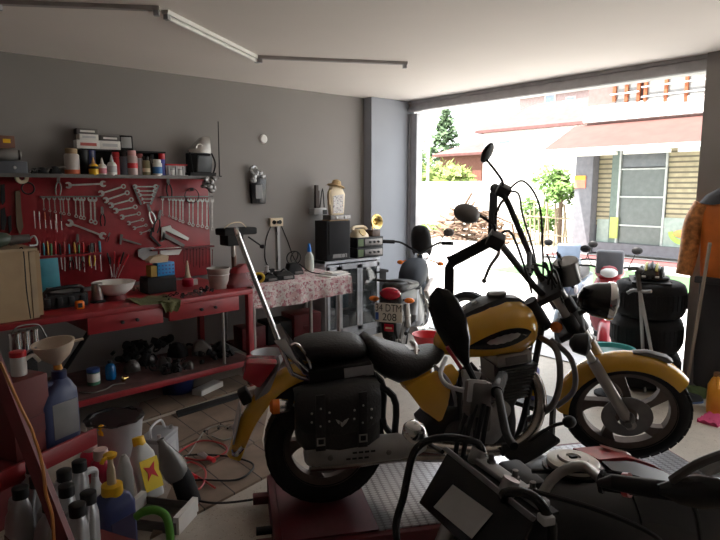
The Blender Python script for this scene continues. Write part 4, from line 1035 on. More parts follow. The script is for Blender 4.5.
# exhaust
ex = B().tube([(1.03, -.06, .6), (1.08, -.1, .58), (1.09, -.15, .48), (1.04, -.19, .36), (.94, -.21, .29), (.8, -.22, .27), (.6, -.225, .3), (.4, -.23, .34)], .03, 12, 6).build('exhaust_pipe', mat('burnt_chrome', (.36, .32, .29), .25, 1., var=.3), mc)
B().tube([(.55, -.2, .27), (.3, -.2, .29), (.1, -.2, .28), (-.1, -.2, .285)], .036, 12, 3).build('lower_pipe', mat('burnt_chrome', (.36, .32, .29)), ex)
mu = B().lathe([(.03, -.02), (.05, .02), (.055, .05), (.055, .5), (.045, .54), (.03, .55)], (.42, -.25, .355), (-1, 0, 0), 20).build('muffler', mat('pipe_steel', (.27, .26, .25)), ex)
sh_ = B().lathe([(.058, .1), (.06, .11), (.06, .47), (.058, .48)], (.42, -.25, .355), (-1, 0, 0), 20).build('heat_shield', mat('pipe_steel', (.27, .26, .25), .38, 1., var=.2), mc)
for k in range(4):
    B().box((.09+k*.028, -.311, .372), (.02, .004, .008)).build('slot', black, sh_)
    B().box((.06+k*.028, -.311, .345), (.02, .004, .008)).build('slot', black, sh_)
for x in (-.02, .25): B().lathe([(.014, 0), (.01, .006), (0, .007)], (x, -.309, .357), (0, -1, 0), 10).build('bolt', dsteel, sh_)
# foot board, pegs, engine guard
B().hexa([(.84, -.27, .275), (.875, -.38, .262), (1.09, -.35, .36), (1.06, -.25, .38)], (0, 0, -.02)).build('floor_board', rubber, mc, bev=.006)
B().tube([(.78, -.14, .26), (.9, -.26, .27)], .014, 8).box((.86, -.25, .285), (.05, .02, .06)).build('board_bracket', dk, mc)
B().tube([(.95, -.27, .31), (1.06, -.3, .4), (1.12, -.33, .43)], .009, 8, 4).ell((1.14, -.335, .435), (.035, .03, .03)).build('brake_pedal', black, mc)
b = B()
for s in (-1, 1):
    b.tube([(1.13, s*.05, .78), (1.16, s*.16, .74), (1.15, s*.22, .6), (1.12, s*.2, .46), (1.05, s*.1, .36)], .016, 10, 6)
    b.tube([(1.16, s*.1, .78), (1.22, s*.2, .7), (1.22, s*.24, .56), (1.15, s*.2, .46)], .014, 10, 6)
b.build('engine_guard', dsteel, mc)
# saddle bag
sb = B()
rings = []
for x, z0, z1, y1 in ((-.165, .42, .63, -.27), (-.13, .39, .64, -.295), (.02, .37, .65, -.31), (.16, .365, .665, -.295), (.215, .39, .655, -.27)):
    rings.append([(x, -.17, z0+.01), (x, y1+.02, z0), (x, y1, z0+.03), (x, y1, z1-.05), (x, y1+.03, z1), (x, -.17, z1)])
bag = sb.loft(rings).build('saddle_bag', leather, mc, ang=60)
fl_ = B(); rings = []
for x, z0, z1, y1 in ((-.17, .51, .64, -.278), (-.13, .48, .652, -.305), (.02, .465, .662, -.322), (.16, .48, .677, -.306), (.218, .51, .665, -.278)):
    rings.append([(x, y1, z0), (x, y1-.006, z0+.004), (x, y1-.004, z1-.05), (x, y1+.03, z1+.004), (x, -.17, z1+.006), (x, -.17, z1+.001), (x, y1+.032, z1-.004), (x, y1+.006, z1-.055)])
flap = fl_.loft(rings).build('flap', leather, bag, ang=60)
for xs in (-.065, .125):
    B().prism([(xs-.02, .655), (xs+.02, .658), (xs+.022, .40), (xs-.022, .40)], -.322, -.312).build('strap', leather, bag, bev=.002)
    B().torus((xs, -.327, .445), (0, 1, 0), .022, .005, 4, 6).build('buckle', steel, bag)
    for k in range(6):
        a = k*PI/3+.5
        B().ell((xs+.0+.045*math.cos(a), -.3205, .555+.04*math.sin(a)), (.0055, .005, .0055), None, 8, 5).build('stud', steel, flap)
B().prism([(.03, .505), (.01, .525), (.0, .543), (.02, .535), (.03, .525), (.04, .535), (.06, .543), (.05, .525)], -.327, -.318).build('eagle_badge', steel, flap)
# ---------------- steered front end
AXL = Vector((1.70, 0, .33)); AD = Vector((-math.sin(R(34)), 0, math.cos(R(34))))
SM = Matrix.Rotation(-R(33), 3, AD)
def S(p): return AXL+SM@(Vector(p)-AXL)
def onax(s, y=0, f=0): return AXL+AD*s+Vector((0, y, 0))+Vector((math.cos(R(34)), 0, math.sin(R(34))))*f
wheel(mc, AXL, .33, .12, S, 5, rimbrown, 'front_wheel')
arc_fender(mc, AXL, .368, .15, 43, 190, yellow, S, 'front_fender', .06)
B(S).prism([(AXL.x+q*math.cos(R(a)), AXL.z+q*math.sin(R(a))) for q, a in ((.37, 66), (.37, 78), (.37, 94), (.378, 95), (.392, 84), (.40, 70), (.392, 64))], -.02, .02).build('fender_ornament', dsteel, mc, bev=.008)
for s in (-1, 1):
    fk = B(S).tube([onax(-.05, s*.1), onax(.42, s*.1)], .03, 14).build('fork_leg', mat('fork_alloy', (.33, .3, .28), .4, .7), mc)
    B(S).tube([onax(.40, s*.1), onax(.86, s*.1)], .021, 12).build('fork_tube', steel, fk)
    B(S).ell(onax(0, s*.1, -.0), (.04, .03, .05)).cyl(onax(0, s*.085), onax(0, s*.15), .018).build('axle_lug', dsteel, fk)
    B(S).lathe([(.034, 0), (.036, .02), (.036, .2), (.03, .22)], onax(.5, s*.1), AD, 14).build('fork_cover', dk, fk)
b = B(S)
for s_ in (.6, .84): b.hexa([onax(s_, -.14, -.085), onax(s_, .14, -.085), onax(s_, .12, .05), onax(s_, -.12, .05)], AD*.035)
b.build('triple_clamp', dk, mc, bev=.006)
hl = B(S).lathe([(.02, -.11), (.06, -.09), (.088, -.03), (.098, .04), (.1, .05)], onax(.68, 0, .17), (1, 0, 0), 28).build('headlight', gloss, mc)
B(S).lathe([(.101, .035), (.104, .05), (.1, .065), (.092, .062)], onax(.68, 0, .17), (1, 0, 0), 28).build('chrome_ring', chrome, hl)
B(S).lathe([(.095, .05), (.08, .075), (.04, .088), (0, .092)], onax(.68, 0, .17), (1, 0, 0), 28).build('lens', mat('headlamp_glass', (.62, .63, .62), .08, spec=.8), hl)
B(S).tube([onax(.68, -.05, .05), onax(.68, -.04, .12)], .014).tube([onax(.68, .05, .05), onax(.68, .04, .12)], .014).build('headlight_bracket', dk, hl)
ga = B(S).lathe([(.02, -.07), (.058, -.06), (.062, .05), (.066, .055), (.06, .062)], onax(.9, 0, .1), (-.35, 0, 1), 24).build('speedometer', mat('smoked_chrome', (.2, .2, .2), .3, .9), mc)
B(S).lathe([(.058, .052), (.03, .06), (0, .061)], onax(.9, 0, .1), (-.35, 0, 1), 24).build('dial_glass', gloss, ga)
for s in (-1, 1):
    fo = B(S).lathe([(.015, -.06), (.045, -.04), (.055, .0), (.058, .02), (.05, .03)], onax(.6, s*.21, .02), (1, 0, 0), 20).tube([onax(.6, s*.1), onax(.6, s*.2, .0)], .01).build('spot_lamp', dk, mc)
    B(S).lathe([(.053, .015), (.03, .03), (0, .034)], onax(.6, s*.21, .02), (1, 0, 0), 20).build('lens', mat('headlamp_glass', (.62, .63, .62)), fo)
    ts = B(S).tube([onax(.7, s*.06, -.01), onax(.7, s*.1, -.06)], .01).lathe([(.02, -.04), (.03, 0), (.032, .02)], onax(.7, s*.12, -.06), (-.2, s*1, 0), 14).build('front_turn_signal', dk, mc)
    B(S).lathe([(.031, .015), (.03, .03), (.015, .045), (0, .046)], onax(.7, s*.12, -.06), (-.2, s*1, 0), 14).build('orange_lens', orange, ts)
# ape hanger bars
TOPP = {}
for s in (-1, 1):
    top = Vector((.91, s*.34, 1.42)); TOPP[s] = top
    base = onax(.84, s*.06, -.06)
    g1 = top+(Vector((-.185, s*.07, -.105)) if s < 0 else Vector((-.05, .17, -.04)))
    B(S).tube([base, base+Vector((-.01, s*.02, .03)), base+(top-base)*.2, base+(top-base)*.6, top+(base-top)*.1, top+Vector((-.02, s*.005, .0)), top+(g1-top)*.25, top+(g1-top)*.6], .017, 10, 5).build('handlebar', dk, mc)
    g0 = top+(g1-top)*.15
    gr = B(S).tube([g0, g1], [.026, .029, .027], 12, 0).lathe([(.03, 0), (.03, .015)], g1, g1-g0, 12).build('grip', rubber, mc)
    B(S).box(top+Vector((-.0, s*.02, 0)), (.075, .08, .065), (0, .4, 0)).build('switch_pod', dk, mc, bev=.008)
    # leather streamers
    fr_ = B(S)
    for k in range(5):
        e = g1+Vector((-.01, s*.004*k, 0)); dx = (k-2)*.008
        q = SM.inverted()@Vector((0, 0, -1))
        fr_.tube([e, e+q*.03+Vector((dx, 0, 0)), e+q*.3+Vector((dx*1.3, 0, 0))], [.008, .0075, .006], 6)
    fr_.build('leather_streamers', leather, gr)
    B(S).tube([top+Vector((.02, s*.03, -.02)), top+Vector((.02, s*.06, -.05)), top+Vector((-.01, s*.09, -.1)), top+Vector((-.03, s*.1, -.17))], [.007, .009, .008, .007], 8, 5).ell(top+Vector((-.03, s*.1, -.172)), (.012, .012, .012)).build('lever', steel if s < 0 else dk, mc)
    # mirror
    mt_ = top+Vector((-.09, s*.0, .11)) if s < 0 else top+Vector((-.11, s*.03, .17))
    B(S).tube([top+Vector((-.01, 0, .02)), top+Vector((-.01, 0, .06)), (top+mt_)/2+Vector((.0, 0, .03)), mt_], .007, 8, 5).build('mirror_stem', black, mc)
    md = B(S).ell(mt_+Vector((-.05, -.0, .0)) if s < 0 else mt_+Vector((-.0, .03, .03)), (.06, .075, .04) if s < 0 else (.02, .05, .062), (0, .15, .35) if s < 0 else (0, .3, -.5), 20, 10).build('mirror', dsteel if s < 0 else black, mc)
# clutch/throttle cables
for s, pts in ((-1, [(0, 0, 0), (.06, .05, .02), (.14, .1, -.16), (.2, .18, -.35)]), (1, [(.02, .02, 0), (.1, .04, .06), (.2, -.02, -.05), (.25, -.12, -.3), (.27, -.26, -.46)]), (1, [(.0, .0, 0), (.08, -.0, .0), (.12, -.03, -.12), (.2, -.1, -.3), (.25, -.25, -.45)])):
    B(S).tube([TOPP[s]+Vector(p) for p in pts], .006, 7, 6).build('cable', black, mc)
b = B(S); random.seed(5)
for k in range(7):
    p0 = onax(.84, random.uniform(-.12, .12), random.uniform(-.06, .04)); p1 = onax(.98, random.uniform(-.14, .14), random.uniform(-.1, .1)); p2 = onax(.8, random.uniform(-.12, .12), random.uniform(.0, .12))
    b.tube([p0, (p0+p1)/2+Vector((0, .02, .05)), p1, p2], .006, 6, 5)
b.build('cable_bundle', black, mc)
B(S).tube([onax(1.02, -.12, -.05), onax(1.03, .12, -.05)], .014, 8).box(onax(1.02, -.05, -.05), (.04, .04, .03)).build('bar_brace', dk, mc)
# ================================================================== COMMUTER MOTORCYCLE WITH PLATE
ma = R(32)
MO = Vector((3.66, 3.9, 0))       # ground point below the number plate
MR = MO+Vector((math.cos(ma), math.sin(ma), 0))*.22
mb = thing('commuter_motorcycle', 'black and silver motorcycle seen from behind with number plate 34 DTM 208', 'motorcycle', MR, ma)
wheel(mb, (0, 0, .3), .3, .11, None, 5, alu, 'rear_wheel')
wheel(mb, (1.28, 0, .3), .3, .09, None, 5, alu, 'front_wheel')
greyblue = mat('blue_grey_paint', (.03, .035, .045), .6, spec=.2)
arc_fender(mb, (1.28, 0, .3), .345, .12, 30, 165, greyblue, None, 'front_fender', .04)
pad('seat', [(-.2, .80, .73, .07), (-.16, .825, .71, .11), (0, .83, .70, .125), (.25, .80, .68, .13), (.45, .76, .67, .12), (.55, .77, .70, .07)], leather, mb)
B().prism([(-.28, .62), (-.24, .74), (.1, .73), (.42, .68), (.4, .56), (.1, .6), (-.1, .6)], -.11, .11).build('tail_cowl', mat('silver_tail', (.06, .065, .065), .5), mb, bev=.03)
B().ell((-.26, 0, .735), (.05, .1, .06)).build('tail_light', mat('red_lens', (.45, .01, .03)), mb)
B().tube([(.1, -.12, .78), (-.15, -.13, .84), (-.3, -.1, .86), (-.3, .1, .86), (-.15, .13, .84), (.1, .12, .78)], .012, 8, 4).build('grab_rail', black, mb)
pb = B().prism([(-.31, .66), (-.17, .66), (-.12, .36), (-.24, .3), (-.30, .40)], -.075, .075).build('rear_mudguard', black, mb, bev=.01)
pl = B().box((-.315, 0, .565), (.008, .26, .18)).build('number_plate', mat('plate_white', (.62, .6, .54), .5, var=.03), mb, bev=.002)
B().box((-.32, .108, .53), (.004, .03, .07)).build('blue_strip', blue, pl)
inkm = mat('plate_ink', (.02, .02, .02), .6)
text('plate_lettering', '34 DTM', .098, inkm, pl, (-.320, 0, .607), (PI/2, 0, -PI/2), .001, .76)
text('plate_lettering', '208', .098, inkm, pl, (-.320, -.01, .522), (PI/2, 0, -PI/2), .001, .95)
rf_ = B().box((-.30, -.0, .42), (.012, .09, .07)).build('reflector', mat('red_lens', (.45, .01, .03)), mb, bev=.004)
B().box((-.307, 0, .42), (.003, .06, .014)).build('reflector_strip', cream, rf_)
for s in (-1, 1):
    t_ = B().cyl((-.19, 0, .67), (-.2, s*.15, .67), .01).build('turn_signal', black, mb)
    B().ell((-.21, s*.17, .67), (.035, .05, .026)).build('orange_lens', orange, t_)
    B().tube([(.05, s*.1, .36), (-.06, s*.105, .62)], .03, 10).torus((.0, s*.102, .48), (-.4, 0, 1), .03, .008).build('rear_shock', steel, mb)
    B().tube([(.0, s*.09, .3), (.4, s*.1, .33)], .02, 8).build('swingarm', dk, mb)
    B().tube([(1.28, s*.08, .3), (1.03, s*.08, .8)], .02, 10).build('fork_leg', steel, mb)
    h = B().tube([(1.02, 0, .97), (1.0, s*.1, 1.03), (.95, s*.22, 1.1), (.87, s*.36, 1.11)], .012, 8, 5).build('handlebar', black, mb)
    B().cyl((.92, s*.27, 1.104), (.865, s*.39, 1.11), .021).build('grip', rubber, h)
    B().tube([(.98, s*.25, 1.1), (.93, s*.40, 1.09)], .006, 6).build('lever', steel, h)
    if s < 0:
        B().tube([(.95, s*.22, 1.08), (.97, s*.26, 1.16), (.97, s*.3, 1.2)], .006, 6, 4).build('mirror_stem', black, h)
        B().ell((.965, s*.33, 1.22), (.02, .06, .045)).build('mirror', dsteel, mb)
    B().tube([(1.05, s*.1, .9), (1.05, s*.2, .87)], .009, 6).ell((1.05, s*.23, .86), (.03, .04, .025)).build('front_turn_signal', orange, mb)
pad('fuel_tank', [(.44, .80, .68, .07), (.52, .88, .66, .12), (.66, .94, .64, .14), (.82, .95, .66, .14), (.95, .90, .70, .09), (.98, .85, .74, .05)], greyblue, mb)
B().prism([(.62, .62), (.98, .72), (1.0, .6), (.8, .5)], -.17, -.13).prism([(.62, .62), (.98, .72), (1.0, .6), (.8, .5)], .13, .17).build('tank_shroud', mat('sticker_mix', (.5, .42, .38), .4, var=.5, scale=14), mb, bev=.006)
pad('fly_screen', [(1.0, 1.27, 1.2, .06), (1.03, 1.29, 1.1, .105), (1.08, 1.25, .98, .12), (1.13, 1.15, .9, .12), (1.16, 1.05, .92, .08)], black, mb, 2.2)
B().lathe([(.03, -.08), (.08, -.03), (.09, .03)], (1.12, 0, .93), (1, 0, 0), 18).build('headlight', chrome, mb)
B().rrect([(.6, 0, .24, .4, .2), (.6, 0, .4, .42, .24), (.64, 0, .5, .26, .2), (.66, 0, .64, .22, .18)]).build('engine', mat('engine_silver', (.22, .22, .22), .4, .7, var=.3), mb)
B().tube([(.72, -.1, .55), (.84, -.14, .4), (.7, -.17, .26), (.3, -.19, .28), (-.1, -.19, .36)], [.02, .022, .03, .04, .045], 12, 5).build('exhaust', chrome, mb)
B().tube([(.5, .0, .64), (.95, 0, .85), (.85, 0, .3), (.4, 0, .24), (.2, 0, .6)], .018, 8, 3).build('frame', dk, mb)
B().tube([(.35, .13, .26), (.2, .3, .01)], .011, 6).build('side_stand', steel, mb)
# spare wheel
q = Vector((4.85, 3.95, 0))
t = thing('motorcycle_wheel', 'dark motorcycle wheel standing in the doorway behind the yellow tank', 'wheel', q, R(100))
wheel(t, (0, 0, .3), .3, .1, None, 5, dsteel)
t = thing('red_pan', 'small bright red plastic pan on a stool just behind the yellow fuel tank', 'pan', (0, 0, 0))
q = at(428, 344, 2, .42); t.location = (q.x, q.y, 0)
B().lathe([(.09, .42), (.13, .5), (.135, .505), (.125, .502), (.085, .43), (0, .43)], n=22).build('pan', brightred, t)
for k in range(3): B().tube([(.06*math.cos(k*2.09), .06*math.sin(k*2.09), .4), (.12*math.cos(k*2.09), .12*math.sin(k*2.09), 0)], .01, 6).build('leg', dsteel, t)
B().lathe([(.1, .39), (.1, .42)], n=18).build('stool_seat', black, t)

# ================================================================== FOREGROUND MOTORCYCLE
fa = math.atan2(.409, -.913)
FO = Vector((1.335, .825, 0))
fm = thing('black_motorcycle', 'black motorcycle cropped by the bottom frame edge in front of the lift', 'motorcycle', FO, fa)
wheel(fm, (.42, 0, .3), .3, .1, None, 5, dsteel, 'front_wheel')
wheel(fm, (-.88, 0, .3), .3, .12, None, 5, dsteel, 'rear_wheel')
graph = mat('graphite_paint', (.03, .03, .033), .35)
FT = [(-.46, .84, .70, .08), (-.40, .885, .68, .13), (-.26, .925, .66, .165), (-.08, .942, .66, .175), (.02, .915, .67, .15), (.08, .87, .68, .10), (.12, .82, .7, .06)]
pad('fuel_tank', FT, graph, fm, 2.6, 28)
ft = fm.children[-1]
cp = B().lathe([(.07, -.01), (.07, .012), (.062, .017), (.042, .017), (.04, .024), (.02, .024), (.018, .02), (0, .02)], (-.1, 0, .945), (-.03, 0, 1), 30).build('fuel_cap', mat('cap_metal', (.5, .47, .42), .4, .5), ft)
B().box((-.1, 0, .968), (.02, .012, .006)).build('key_slot', black, cp)
B().lathe([(.08, -.01), (.082, .002), (.07, .004)], (-.1, 0, .94), (-.03, 0, 1), 30).build('cap_ring', gloss, ft)
redm = mat('red_shroud', (.5, .03, .04), .3, coat=.4, var=.25, scale=20)
for s in (-1, 1):
    rings = []
    for x, z0, z1, y in ((-.19, .80, .915, .155), (-.29, .76, .905, .165), (-.39, .70, .865, .168), (-.48, .66, .81, .155), (-.56, .64, .775, .14)):
        rings.append([(x, s*y, z0), (x, s*(y+.012), (z0+z1)/2), (x, s*(y-.035), z1+.012), (x, s*(y-.15), z1+.03), (x, s*(y-.15), z1+.02), (x, s*(y-.05), z1-.004), (x, s*(y-.01), (z0+z1)/2)])
    pnl = B().loft(rings).build('side_panel', redm if s < 0 else graph, fm)
    for k in range(3 if s < 0 else 0):
        x = -.27-.07*k
        B().hexa([(x, s*.10, .932-.04*k), (x-.03, s*.12, .915-.04*k), (x-.07, s*.05, .915-.04*k), (x-.045, s*.04, .93-.04*k)], (0, s*.006, .004)).build('white_stripe', mat('sticker_white', (.7, .6, .6), .4), pnl)
pad('seat', [(-.57, .80, .74, .08), (-.63, .83, .72, .13), (-.74, .84, .72, .15), (-.95, .88, .76, .13), (-1.2, .93, .83, .1), (-1.26, .92, .86, .05)], leather, fm)
B().prism([(-1.35, .86), (-1.15, .70), (-.6, .62), (-.5, .76), (-.9, .78), (-1.2, .84)], -.11, .11).build('tail_cowl', graph, fm, bev=.03)
B().rrect([(-.2, 0, .24, .42, .24), (-.2, 0, .42, .44, .28), (-.12, 0, .52, .26, .2), (-.1, 0, .66, .24, .2)]).build('engine', dk, fm)
B().tube([(-.5, 0, .7), (-.1, 0, .82), (.1, 0, .88), (.0, 0, .4), (-.3, 0, .22), (-.55, 0, .35), (-.5, 0, .7), (-1.1, 0, .74)], .022, 8, 4).build('frame', dk, fm)
B().tube([(-.1, -.1, .5), (.1, -.12, .4), (-.1, -.15, .22), (-.6, -.17, .26), (-1.1, -.18, .4)], [.02, .022, .03, .045, .045], 12, 5).build('exhaust', dsteel, fm)
arc_fender(fm, (.42, 0, .3), .345, .13, 20, 160, graph, None, 'front_fender', .04)
for s in (-1, 1):
    B().tube([(.42, s*.085, .3), (.14, s*.085, .98)], .022, 10).build('fork_leg', steel, fm)
    B().tube([(-.55, s*.1, .38), (-.88, s*.1, .3)], .02, 8).build('swingarm', dk, fm)
# handlebar
for s in (-1, 1):
    hb = B().tube([(.08, .04, .935), (.077, .11, .94), (.052, .122, .982), (.033, .14, 1.013), (.016, .17, 1.038), (.005, .2, 1.045), (.03, .27, 1.06), (.04, .31, 1.07), (.02, .35, 1.08)] if s > 0 else [(.06, s*.04, 1.0), (.05, s*.1, 1.01), (.02, s*.19, 1.06), (-.02, s*.28, 1.08), (-.09, s*.38, 1.07)], .0125, 12, 6).build('handlebar', steel if s > 0 else black, fm)
    if s > 0:
        B().tube([(.05, .295, 1.067), (.025, .34, 1.079), (-.035, .405, 1.09)], .019, 14).lathe([(.024, 0), (.024, .008)], (.05, .295, 1.067), (-.6, .8, 0.1), 14).build('grip', rubber, hb)
        B().lathe([(.0255, 0), (.0255, .012)], (.026, .338, 1.079), (-.5, .8, .2), 14).build('red_ring', redm, hb)
    else: B().cyl((-.0, -.25, 1.075), (-.11, -.41, 1.065), .019).build('grip', rubber, hb)
# right-hand (far) control block with reservoir and mirror
b = B().box((.05, -.28, 1.05), (.075, .055, .11), (R(10), R(-10), 0)).box((.03, -.29, .99), (.05, .05, .1))
b.build('brake_reservoir', dsteel, fm, bev=.01)
rs = B().box((.06, -.265, 1.08), (.06, .012, .07), (R(10), R(-10), 0)).build('reservoir_lid', lgrey, fm, bev=.003)
for k, (dx, dy) in enumerate(((.05, .0), (.03, .03), (.06, -.03), (.0, -.02), (.02, .05))):
    B().tube([(.04+dx*.4, -.26+dy, 1.05), (.07+dx, -.22+dy, .92), (.1+dx, -.16+dy, .8), (.1, -.08+dy, .7)], .008, 7, 5).build('cable', black, fm)
B().tube([(.04, -.3, 1.06), (.1, -.38, 1.06), (.1, -.45, 1.08), (.05, -.52, 1.11)], .008, 8, 5).build('brake_lever', lgrey, fm)
# windscreen panel with paper, towards the camera
Q = [(.223, -.12, .969), (.153, .2, .939), (.228, .2, .80), (.308, -.12, .83)]
scr = B().hexa(Q, (-.014, 0, -.006)).build('fly_screen', gloss, fm, bev=.005)
def onscr(u, v, off=.004):
    a = Vector(Q[0]).lerp(Vector(Q[1]), u); c = Vector(Q[3]).lerp(Vector(Q[2]), u)
    return a.lerp(c, v)+(Vector(Q[1])-Vector(Q[0])).cross(Vector(Q[3])-Vector(Q[0])).normalized()*-off*SG
SG = -1 if (Vector(Q[1])-Vector(Q[0])).cross(Vector(Q[3])-Vector(Q[0])).x > 0 else 1
B().hexa([onscr(.24, .36), onscr(.70, .30), onscr(.64, .82), onscr(.18, .86)], (.001, 0, .0004)).build('paper_sticker', mat('grey_paper', (.5, .5, .5), .7, var=.08), scr)
B().hexa([(.222, -.125, .966), (.152, .205, .936), (.142, .205, .945), (.212, -.125, .975)], (.012, 0, .008)).build('screen_lip', mat('dark_lip', (.13, .13, .14), .3), scr, bev=.002)
cw = B(); rings = []
for x, z0, z1, w in ((.22, .62, .72, .09), (.19, .6, .82, .11), (.15, .64, .88, .12), (.1, .74, .90, .1), (.06, .80, .88, .05)):
    rings.append([(x, -w, z0+.04), (x, -w*.6, z0), (x, w*.6, z0), (x, w, z0+.04), (x, w, z1-.03), (x, w*.8, z1), (x, -w*.8, z1), (x, -w, z1-.03)])
cw.loft(rings).build('headlight_cowl', graph, fm)
# bar clamp with bolts behind the lip
cl = B().hexa([(.17, -.10, .95), (.11, .16, .93), (.07, .15, .93), (.13, -.11, .95)], (0, 0, .018)).build('bar_clamp', lgrey, fm, bev=.005)
for y in (-.1, -.04, .05, .11):
    B().lathe([(.012, 0), (.012, .012), (.008, .014), (.008, .03), (0, .031)], (.12-y*.22, y, .955-y*.06), (0, 0, 1), 8).build('bolt', dsteel, cl)
B().hexa([(.205, -.11, .945), (.14, .18, .92), (.06, .17, .92), (.12, -.12, .945)], (0, 0, .008)).build('instrument_bracket', black, fm)
B().box((.06, 0, .93), (.07, .14, .04)).build('instrument_panel', black, fm, bev=.012)
# tubular guard around the screen
for s in (-1, 1):
    pts = [(.125, -.075, .93), (.13, -.08, .96), (.138, -.1, .99), (.163, -.15, .987), (.209, -.2, .974), (.249, -.24, .943), (.277, -.25, .897), (.305, -.24, .788), (.343, -.2, .69), (.3, -.16, .5), (.2, -.12, .42)] if s < 0 else [(.18, .12, .95), (.191, .14, .979), (.175, .18, 1.001), (.161, .22, 1.005), (.14, .23, .974), (.111, .22, .894), (.14, .2, .6), (.2, .12, .42)]
    B().tube(pts, .0115, 12, 6).build('tube_guard', gloss, fm)
B().box((.14, .235, .96), (.03, .03, .02)).build('guard_clip', lgrey, fm, bev=.003)
# mirrors
def loc_f(px, py, y):
    "pixel of the photograph -> local point in the plane local-y = y"
    hxv = Vector((math.cos(fa), math.sin(fa), 0)); hyv = Vector((-math.sin(fa), math.cos(fa), 0)); d = ray(px, py)
    o = Vector((0, 0, H)); t_ = (y-(o-FO).dot(hyv))/d.dot(hyv); p = o+d*t_-FO
    return Vector((p.dot(hxv), p.dot(hyv), p.z))
a = loc_f(476, 383, -.30); m1 = loc_f(462, 355, -.31); m2 = loc_f(445, 318, -.32); top = loc_f(437, 288, -.32)
ms = B().tube([a, m1], [.009, .012], 8).build('mirror_stem', black, fm)
def paddle(c0, c1, hw, th, nrm, mt, name, prof=((0, .22), (.12, .42), (.3, .8), (.55, 1.), (.8, .92), (.93, .62), (1, .12))):
    d = c1-c0; nrm = Vector(nrm); nrm = (nrm-d.normalized()*nrm.dot(d.normalized())).normalized(); w_ = d.normalized().cross(nrm)
    rings = []
    for u, k in prof:
        c = c0+d*u; rings.append([c+w_*hw*k*math.cos(j*PI/6)+nrm*th*(.35+.65*k)*math.sin(j*PI/6) for j in range(12)])
    return B().loft(rings).build(name, mt, fm, ang=60)
c0 = loc_f(416, 433, -.30); d0 = loc_f(404, 424, -.30)-c0; d0.normalize()
B().lathe([(.004, -.045), (.022, -.03), (.036, 0), (.03, .03), (.012, .045), (0, .048)], c0, d0, 18).build('turn_signal', chrome, fm)
B().tube([c0-d0*.03, loc_f(432, 446, -.27), (.2, -.2, .93)], .007, 8).build('signal_stem', black, fm)
toC = (Vector((0, 0, H))-FO); nl = Vector((toC.dot(Vector((math.cos(fa), math.sin(fa), 0))), toC.dot(Vector((-math.sin(fa), math.cos(fa), 0))), .3))
mm = paddle(m1+(m1-m2)*.25, top, .052, .022, nl, gloss, 'mirror')
s1 = loc_f(447, 347, -.295); s2 = loc_f(461, 368, -.295)
B().tube([s1, s2], .006, 8).build('red_strip', redm, mm)
a = loc_f(612, 482, .36); m1 = loc_f(655, 489, .40); top = loc_f(735, 494, .48)
B().tube([loc_f(600, 483, .33), a, m1], [.008, .016, .02], 10).build('mirror_stem', black, fm)
mm = paddle(m1, top, .034, .022, nl, gloss, 'mirror')
for px in (623, 668):
    c0 = loc_f(px, 482 if px == 623 else 484, .365 if px == 623 else .41); B().tube([c0, loc_f(px+1, 492 if px == 623 else 494, .365 if px == 623 else .41)], .006, 6).build('red_strip', redm, mm)
B().tube([loc_f(672, 480, .42), loc_f(690, 468, .45), loc_f(706, 460, .47), loc_f(726, 453, .49)], .009, 8, 4).build('clutch_lever', dsteel, fm)
B().hexa([loc_f(698, 470, .46), loc_f(722, 458, .48), loc_f(722, 468, .48), loc_f(704, 474, .46)], (0, .01, .0)).build('lever_plate', lgrey, fm)
for k, pts in enumerate(([(.08, .08, .99), (-.04, .2, 1.03), (-.12, .26, 1.02), (-.2, .3, .98), (-.3, .25, .8)], [(.1, .12, .96), (0, .24, .96), (-.12, .3, .9), (-.2, .2, .75)])):
    B().tube(pts, .006, 7, 6).build('cable', black, fm)
B().tube([(-.45, .18, .32), (-.6, .32, .01)], .012, 8).build('side_stand', steel, fm)
# ================================================================== FOREGROUND RACK, LEFT
ra = math.atan2(.444, .896)          # rack runs this way in plan
RO = Vector((.545, 2.11, 0)); u_ = Vector((math.cos(ra), math.sin(ra), 0)); n_ = Vector((-math.sin(ra), math.cos(ra), 0))
def rk(a, n, z=0): return RO-u_*a+n_*n+Vector((0, 0, z))
rk_t = thing('display_rack', 'stepped dark red steel rack at the left edge holding the oil bottles and blue jug', 'rack', RO, ra)
L_ = .95; RU = .86; RL = .62
B().box((-L_/2, .17, RU-.03), (L_, .36, .012)).build('upper_shelf', dred, rk_t)
B().box((-L_/2, -.006, RU-.03), (L_, .014, .06)).build('shelf_edge', red, rk_t, bev=.003)
LX = .17
B().box((-(L_+LX)/2, -.21, RL-.01), (L_-LX, .40, .02)).build('lower_shelf', dred, rk_t)
B().box((-(L_+LX)/2, -.415, RL-.015), (L_-LX, .012, .05)).build('shelf_edge', dred, rk_t)
B().box((-L_/2, .33, .62), (L_, .01, .3)).build('back_panel', dred, rk_t)
for a, n, h in ((.02, .33, RU), (.19, -.4, RL), (L_-.02, .33, RU), (L_-.02, -.4, RL)):
    B().box((-a, n, h/2-.02), (.035, .035, h-.04)).build('leg', dred, rk_t)
